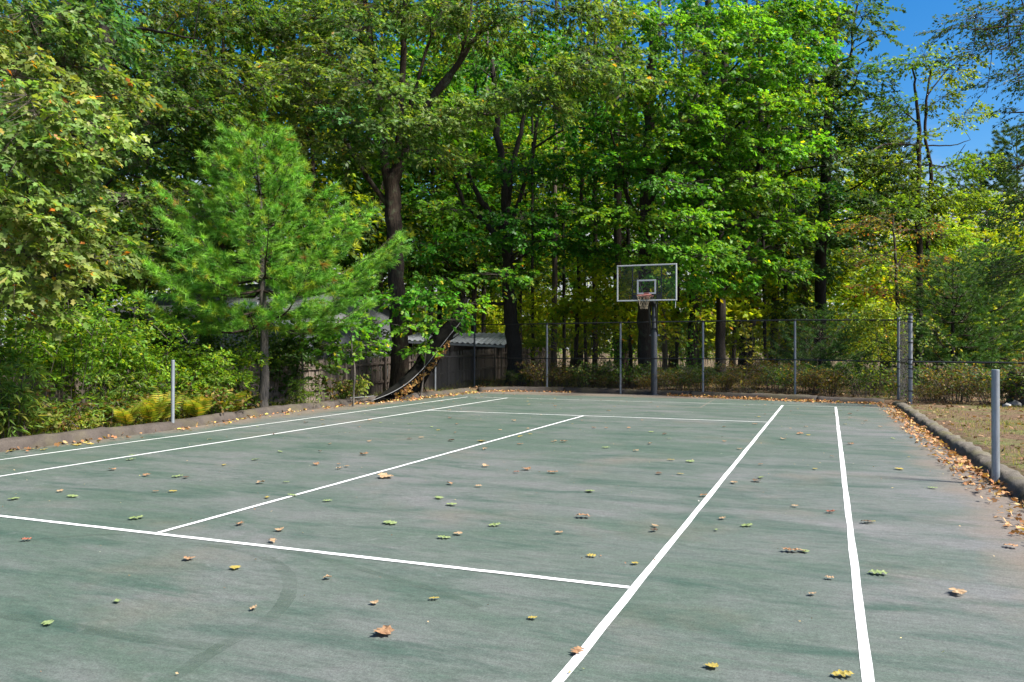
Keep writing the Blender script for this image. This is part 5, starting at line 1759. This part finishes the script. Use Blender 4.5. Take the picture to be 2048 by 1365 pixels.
# ------------------------------------------------------------------ torn netting on its cable
nb0 = empty('torn_netting', gz(775, 800, .25))
tag(nb0, 'torn black netting draped from a slanting cable at the court corner', 'netting')
b = np.array(nb0.location)
top_px = [(938, 600, 27.5), (925, 640, 27), (903, 668, 26.4), (878, 700, 25.8), (850, 735, 25), (818, 765, 24.3), (785, 785, 23.6), (748, 800, 22.9)]
TOP = np.array([pt(*q) for q in top_px]); TOP = spline(TOP, 5)
low_px = [(915, 618, 28.2), (895, 665, 27.8), (868, 720, 27.2), (850, 765, 26.5), (835, 790, 25.6), (812, 802, 24.8), (785, 806, 24), (750, 806, 23)]
LOW = np.array([pt(*q) for q in low_px]); LOW = spline(LOW, 5)
nr, rn = 16, np.random.default_rng(8)
GR = np.zeros((len(TOP), nr, 3))
for j in range(nr):
    t = j / (nr - 1)
    GR[:, j] = TOP * (1 - t) + LOW * t
    GR[:, j] += (np.sin(np.arange(len(TOP)) * 1.1 + j * .6)[:, None] * .05 + rn.normal(0, .02, (len(TOP), 1))) * FW * (math.sin(t * 3.14) + .1) - np.array([0, 0, .10 * math.sin(t * 3.14)])
V = (GR - b).reshape(-1, 3)
F = [(i * nr + j, i * nr + j + 1, (i + 1) * nr + j + 1, (i + 1) * nr + j) for i in range(len(TOP) - 1) for j in range(nr - 1)]
sh_ = MB().add(V, F).build('netting', M['black_net'], nb0, smooth=True, kind='stuff')
sh_.modifiers.new('sub', 'SUBSURF').levels = 2
sh_.modifiers['sub'].render_levels = 2
wf = sh_.modifiers.new('wire', 'WIREFRAME')
wf.thickness = .026
# the rest of the net, rolled up and sagging under the cable
sft = np.interp(np.linspace(0, 1, len(TOP)), [0, .3, .6, 1], [.16, .32, .18, .0])[:, None]
mid_ = TOP + FW * .25 - RT * sft + UP * sft * .15
rr_ = np.interp(np.linspace(0, 1, len(mid_)), [0, .12, .35, .6, .85, 1], [.12, .22, .27, .24, .15, .05])
V, F = tube(mid_ - b, rr_, 14, .22, 8)
MB().add(V, F).build('netting_roll', M['black_net'], nb0, smooth=True)
for k_ in range(7):
    q0 = GR[4 + 4 * k_, 6] - b
    MB().tube(spline(np.array([q0 + np.array([0, 0, .1]), q0 + rn.normal(0, .12, 3) - np.array([0, 0, .25]), q0 + rn.normal(0, .2, 3) - np.array([0, 0, .5])]), 4), .016, 5).build('loose_strand', M['black_net'], nb0)
MB().tube(TOP - b - FW * .3, .010, 6).build('cable', M['cable'], nb0, smooth=True)
EX = np.array([pt(*q) for q in ((748, 800, 22.9), (725, 808, 22.4), (700, 812, 22.0))])
EX[:, 2] = np.maximum(EX[:, 2], .2)
MB().tube(spline(EX, 5) - b, .014, 6).build('cable_end', M['cable'], nb0, smooth=True)
# dead leaves caught in the fold
k = 240
i = rn.integers(12, 30, k)
P = TOP[i] - UP * .14 + RT * .05 + rn.normal(0, .06, (k, 3))
V, F, cc = leaves_np(P - b, rn.normal(0, 1, (k, 3)), rn.normal(0, 1, (k, 3)) - FW, .09 * rn.uniform(.6, 1.2, k), pick_colours(rn, k, [((.34, .19, .06), 4), ((.22, .11, .04), 3), ((.4, .28, .1), 1)]), T_MAPLE)
link('caught_leaves', mesh_np('caught_leaves', V, F, M['dead_leaf'], cc), nb0, 'stuff')

# ------------------------------------------------------------------ fallen leaves
def fallen_template(r, curl, kind):
    if kind == 'oak':
        half = [(0, 0), (.03, .08), (.10, .14), (.24, .20), (.26, .25), (.12, .32), (.13, .37), (.33, .44), (.36, .50), (.15, .56), (.15, .61), (.30, .70), (.29, .76), (.12, .80), (.12, .88), (.04, .95), (0, 1.0)]
    else:
        half = [(0, 0), (.12, .02), (.42, .06), (.30, .20), (.52, .36), (.34, .44), (.40, .62), (.20, .62), (.16, .80), (.07, .84), (0, 1.0)]
    V, F = [], []
    m_ = []
    n = len(half)
    for sg in (1, -1):
        b = len(V)
        for (x, y) in half:
            V.append((0, y)); V.append((sg * x * .5, y)); V.append((sg * x, y))
        for k in range(n - 1):
            for c in (0, 1):
                q = (b + 3 * k + c, b + 3 * k + c + 1, b + 3 * k + 3 + c + 1, b + 3 * k + 3 + c)
                F.append(q if sg > 0 else q[::-1])
    V = np.array(V, float)
    x, y = V[:, 0], V[:, 1] - .5
    cl, cw = curl
    z = cl * (y ** 2) * 1.1 + cw * np.abs(x) * 1.0 + .04 * np.sin(x * 17 + y * 11) + .03 * np.sin(y * 23)
    P = np.stack([x * (1 - .25 * abs(cw)), y * (1 - .2 * abs(cl)), z], 1)
    P[:, 2] -= P[:, 2].min()
    # stem
    s0 = len(P)
    st_ = np.array([(0.008, -.5, 0), (-.008, -.5, 0), (0, -.72, .03)]) + np.array([0, .08, 0])
    st_[:, 2] += P[0, 2]
    P = np.vstack([P, st_])
    return P, F + [(s0, s0 + 1, s0 + 2)]


def lmat(name, c0, c1):
    t = NT(name)
    n1 = t.noise(t.mapping(), 5, 5, .6)
    c = t.ramp(n1, [(.35, c0), (.65, c1)])
    p = t.pbr(c, .65, spec=.3)
    tr = t.n('BsdfTranslucent'); t.l(c, tr.inputs[0])
    mx = t.n('MixShader'); mx.inputs[0].default_value = .18
    t.l(p, mx.inputs[1]); t.l(tr.outputs[0], mx.inputs[2])
    return t.done(mx.outputs[0])


FM = {'brown': lmat('fallen_brown', (.20, .10, .05), (.36, .22, .12)), 'tan': lmat('fallen_tan', (.42, .30, .18), (.30, .19, .10)), 'green': lmat('fallen_green', (.13, .19, .055), (.24, .29, .13)),
      'yellow': lmat('fallen_yellow', (.40, .31, .06), (.28, .22, .06)), 'red': lmat('fallen_red', (.30, .08, .05), (.24, .10, .06)), 'dark': lmat('fallen_dark', (.055, .04, .03), (.12, .08, .05))}
FL = {}
rf = np.random.default_rng(33)
for cname, mt in FM.items():
    for k in range(3):
        kind = 'oak' if (k < 2 or cname == 'green') else 'maple'
        P, F = fallen_template(rf, ((.3, .2), (-.28, .12), (.45, -.15))[k] if cname in ('brown', 'dark', 'tan', 'red') else ((.12, .07), (-.14, .06), (.16, .08))[k], kind)
        mb = MB().add(P, F)
        me = bpy.data.meshes.new('fallen_leaf')
        me.from_pydata(mb.v, [], mb.f); me.update(); me.materials.append(mt)
        TRI[0] += 2 * len(F)
        FL[(cname, k)] = me
FLAB = {'brown': 'brown curled oak leaf lying on the green court', 'tan': 'pale tan dry leaf lying on the green court', 'green': 'light green fallen oak leaf lying on the green court', 'yellow': 'yellow fallen leaf lying on the green court',
        'red': 'reddish fallen leaf lying on the green court', 'dark': 'dark shrivelled leaf lying on the green court'}


def fallen(x, y, c, size, k=None, label=None, rz=None):
    k = int(rf.integers(0, 3)) if k is None else k
    o = link('fallen_leaf', FL[(c, k)])
    s = size
    o.location = (x, y, .014)
    o.rotation_euler = (rf.normal(0, .06), rf.normal(0, .06), rf.uniform(0, 6.28) if rz is None else rz)
    o.scale = (s, s, s * rf.uniform(.7, 1.2) * (.5 if c in ('green', 'yellow') else .8))
    tag(o, label or FLAB[c], 'leaf', None if label else c + ' leaves fallen on the court')


LST = [(448, 932, 'yellow'), (511, 921, 'green'), (584, 993, 'green'), (655, 1004, 'green'), (780, 1049, 'green'), (888, 1078, 'green'), (989, 1053, 'green'), (903, 1012, 'green'), (878, 998, 'green'), (1522, 957, 'green'),
       (1494, 1054, 'green'), (1740, 1046, 'yellow'), (95, 1251, 'green'), (234, 1206, 'green'), (1183, 1115, 'yellow'), (1270, 1130, 'yellow'), (1468, 968, 'tan'), (272, 1039, 'green'), (380, 1121, 'brown'), (480, 1051, 'brown'), (520, 968, 'tan'),
       (545, 1086, 'tan'), (557, 1063, 'tan'), (630, 931, 'brown'), (694, 935, 'tan'), (726, 911, 'brown'), (747, 1210, 'tan'), (916, 1071, 'tan'), (957, 975, 'tan'), (900, 970, 'brown'), (1033, 947, 'red'), (1051, 941, 'brown'), (1105, 947, 'brown'),
       (1128, 885, 'brown'), (1272, 904, 'tan'), (1167, 1037, 'brown'), (1118, 1069, 'tan'), (1581, 1105, 'brown'), (1604, 1105, 'tan'), (1661, 1027, 'red'), (1300, 889, 'tan'), (1212, 897, 'green'), (346, 985, 'yellow'), (293, 953, 'brown'), (226, 941, 'brown'),
       (534, 997, 'yellow'), (507, 1221, 'tan'), (868, 1201, 'yellow'), (1625, 1192, 'tan'), (1445, 1040, 'tan'), (1421, 1337, 'yellow'), (655, 1159, 'tan'), (963, 883, 'yellow'), (1733, 1048, 'dark'), (355, 955, 'green'), (262, 921, 'green'), (160, 880, 'yellow'),
       (420, 880, 'yellow'), (300, 870, 'tan'), (820, 880, 'dark'), (740, 842, 'brown'), (1630, 940, 'yellow'), (1565, 880, 'tan'), (1600, 870, 'brown'), (1510, 850, 'brown'), (1480, 900, 'tan'), (1330, 870, 'dark'), (1700, 890, 'brown'), (1800, 940, 'yellow'),
       (1865, 978, 'green'), (1690, 850, 'yellow'), (1380, 925, 'green'), (1590, 1015, 'tan'), (1180, 985, 'green'), (1060, 870, 'yellow'), (1000, 862, 'tan'), (970, 900, 'tan'), (820, 850, 'green'), (560, 905, 'green'), (640, 905, 'dark'), (120, 985, 'tan'),
       (28, 1000, 'green'), (145, 995, 'green'), (470, 1140, 'yellow'), (1065, 1240, 'yellow'), (1310, 1055, 'tan'), (1660, 1160, 'tan'), (1360, 950, 'yellow')]
for px, py, c in LST:
    p = gz(px, py)
    dpt = (p - CAM) @ FW
    fallen(p[0], p[1], c, (.15 if c in ('green', 'brown') else .115) * rf.uniform(.75, 1.15) * (1 if py < 1120 else .7))
for px, py, c, s, k, lab in [(762, 1272, 'brown', .135, 2, 'large crumpled brown oak leaf with raised edges on the court'), (1915, 1190, 'tan', .155, 1, 'big two-toned tan and yellow oak leaf beyond the outer sideline'), (1155, 1308, 'brown', .11, 0, 'brown leaf lying across the thick white sideline'),
                             (775, 957, 'tan', .22, 2, 'largest pale tan leaf, curled up beside the centre line'), (53, 1083, 'red', .10, 0, 'reddish folded leaf near the service line end'), (1685, 1355, 'yellow', .12, 1, 'yellow leaf touching the outer sideline'),
                             (1757, 1150, 'green', .15, 1, 'pale green lobed leaf just outside the outer sideline'), (963, 884, 'yellow', .16, 2, 'bright yellow leaf lying on the white centre line')]:
    p = gz(px, py)
    fallen(p[0], p[1], c, s, k, lab)
n = 0
while n < 140:
    x, y = rf.uniform(-6.2, 6.8), rf.uniform(0, 13.8) if rf.uniform() < .85 else rf.uniform(-5, 0)
    if outside(x, y) > -.25:
        continue
    c = rf.choice(['brown', 'tan', 'yellow', 'green', 'dark', 'tan', 'brown'])
    fallen(x, y, c, rf.uniform(.05, .135))
    n += 1

# drifts of small dead leaves against the kerbs and on the forest floor
P, S = [], []
def drift(path, n, inn, out, zf, sd):
    r = np.random.default_rng(sd)
    path = np.array(path, float)
    s = np.concatenate([[0], np.cumsum(np.linalg.norm(np.diff(path, axis=0), axis=1))])
    u = r.uniform(0, s[-1], n)
    C = np.stack([np.interp(u, s, path[:, k]) for k in (0, 1)], 1)
    T = np.stack([np.gradient(path[:, k], s) for k in (0, 1)], 1)
    Tn = np.stack([np.interp(u, s, T[:, k]) for k in (0, 1)], 1)
    Nn = norm(np.stack([-Tn[:, 1], Tn[:, 0]], 1))
    o = inn * (r.uniform(0, 1, n) ** 2.2)
    clump = .5 + .5 * np.sin(u * 2.1 + sd) * np.sin(u * .73)
    keep = r.uniform(0, 1, n) < .25 + .75 * clump
    Q = C + Nn * o[:, None] * out
    return np.column_stack([Q, np.abs(r.normal(0, zf, n)) + .012])[keep]


LITP = [((.40, .21, .09), 5), ((.30, .14, .06), 4), ((.48, .30, .14), 3), ((.5, .36, .08), 1), ((.16, .09, .05), 2)]
rl = np.random.default_rng(50)
D1 = drift([(x, y) for x, y in kr if y > -14], 3800, .36, -1, .03, 1)
D2 = drift([(x, y) for x, y in kb if x > .2], 1500, .40, -1, .025, 2)
D2b = drift([(x, y) for x, y in kb if x < -3.0], 300, .5, -1, .02, 6)
D3 = drift([(x, y) for x, y in kl if 7 < y], 700, .5, -1, .02, 3)
D4 = drift([(x, y) for x, y in kl if -4 < y < 7], 350, .5, -1, .015, 4)
def kmesh(name, P, size, pal, sd, label, tpl=T_MAPLE):
    r = np.random.default_rng(sd)
    k = len(P)
    N = np.array([0, 0, 1.0]) + r.normal(0, .55, (k, 3))
    D = r.normal(0, 1, (k, 3)) * np.array([1, 1, .35])
    V, F, cc = leaves_np(P, D, N, size * r.uniform(.55, 1.3, k), pick_colours(r, k, pal), tpl)
    V[:, 2] = np.maximum(V[:, 2], .005) if 'court' in label else V[:, 2]
    o = link(name, mesh_np(name, V, F, M['dead_leaf'], cc), None, 'stuff')
    tag(o, label, 'leaf litter')
kmesh('leaf_litter', D1, .058, LITP, 1, 'orange-brown leaf drift on the court along the right kerb')
kmesh('leaf_litter', np.vstack([D2, D2b]), .075, LITP, 2, 'dead leaf drift on the court along the back kerb')
kmesh('leaf_litter', np.vstack([D3, D4]), .08, LITP + [((.4, .36, .1), 3)], 3, 'scattered leaf drift on the court along the left kerb')
# yellow leaves lying by the kerb bottom left
for px, py in ((62, 896), (88, 897), (22, 900), (155, 888), (180, 886)):
    p = gz(px, py + 4)
    fallen(p[0], p[1], 'yellow', .15)
# forest floor
n = 18000
X = rl.uniform(-13, 17, n); Y = rl.uniform(-6, 26, n)
dd = outside(X, Y)
ok = (dd > .36) & ((X < 7) | (rl.uniform(0, 1, n) < np.where(Y > 9.5, 1, .65)))
X, Y = X[ok], Y[ok]
kmesh('leaf_litter', np.column_stack([X, Y, H(X, Y) + np.abs(rl.normal(0, .02, len(X)))]), .085, [((.20, .11, .055), 5), ((.30, .19, .10), 3), ((.11, .07, .04), 4)], 4, 'dead leaves covering the ground around the trees')
# small seed specks on the court
n = 420
X = rl.uniform(-6, 7, n); Y = rl.uniform(-10.5, 14, n)
ok = outside(X, Y) < -.1
kmesh('leaf_litter', np.column_stack([X[ok], Y[ok], np.full(ok.sum(), .012)]), .022, [((.45, .35, .18), 3), ((.42, .40, .34), 1), ((.2, .12, .07), 3), ((.35, .38, .12), 1)], 5, 'tiny leaf bits and seeds sprinkled over the court', T_OVAL)

# ------------------------------------------------------------------ grass on the right and along edges
rg = np.random.default_rng(60)


def grass(name, X, Y, h, pal, label, w=.006):
    k = len(X)
    P = np.column_stack([X, Y, H(X, Y) - .01])
    D = np.column_stack([rg.normal(0, .45, k), rg.normal(0, .45, k), np.ones(k)])
    hh = h * rg.uniform(.5, 1.3, k)
    tpl = (np.array([(-.5, 0, 0), (.5, 0, 0), (.3, .55, .06), (-.3, .55, .06), (0, 1, .22)], float), np.array([(0, 1, 2), (0, 2, 3), (3, 2, 4)]))
    V, F, cc = leaves_np(np.zeros((k, 3)), D, rg.normal(0, 1, (k, 3)), np.ones(k), pick_colours(rg, k, pal), (tpl[0] * np.array([w / h, 1, 1]), tpl[1]))
    V = V.reshape(k, 5, 3) * hh[:, None, None] + P[:, None]
    tag(link(name, mesh_np(name, V.reshape(-1, 3), F, M['leaf'], cc), None, 'stuff'), label, 'grass')


GP = [((.13, .17, .04), 4), ((.22, .22, .07), 3), ((.34, .28, .13), 4), ((.08, .13, .03), 3)]
n = 30000
X = rg.uniform(7.5, 14, n); Y = rg.uniform(-6, 12.3, n)
fld = np.sin(X * 1.7 + Y * .9) + np.sin(Y * 1.3 - X * .8 + 1) + rg.normal(0, .5, n) + np.interp(Y, [0, 6, 12], [1.4, .5, -.8])
ok = (fld > .3) & (outside(X, Y) > .36)
grass('grass', X[ok], Y[ok], .09, GP, 'thin patchy green and straw grass beside the right kerb')
n = 9000
X = rg.uniform(-9.5, -6.6, n); Y = rg.uniform(-5, 14, n)
ok = (outside(X, Y) > .36) & (outside(X, Y) < 1.6) & (rg.uniform(0, 1, n) < .7)
grass('grass', X[ok], Y[ok], .16, GP[:2] + [((.3, .24, .1), 2)], 'long weedy grass growing behind the left kerb', .009)
n = 26000
X = rg.uniform(-13, 12, n); Y = rg.uniform(15, 42, n)
ok = (outside(X, Y) > .9) & (np.sin(X * 1.1) + np.sin(Y * 1.7 + X) + rg.normal(0, .5, n) > 0)
grass('grass', X[ok], Y[ok], .3, [((.20, .20, .04), 4), ((.30, .24, .07), 4), ((.12, .15, .03), 3)], 'tall yellowing grass under the trees behind the fence', .012)
print('TRIANGLES', TRI[0], 'OBJECTS', len(bpy.data.objects))
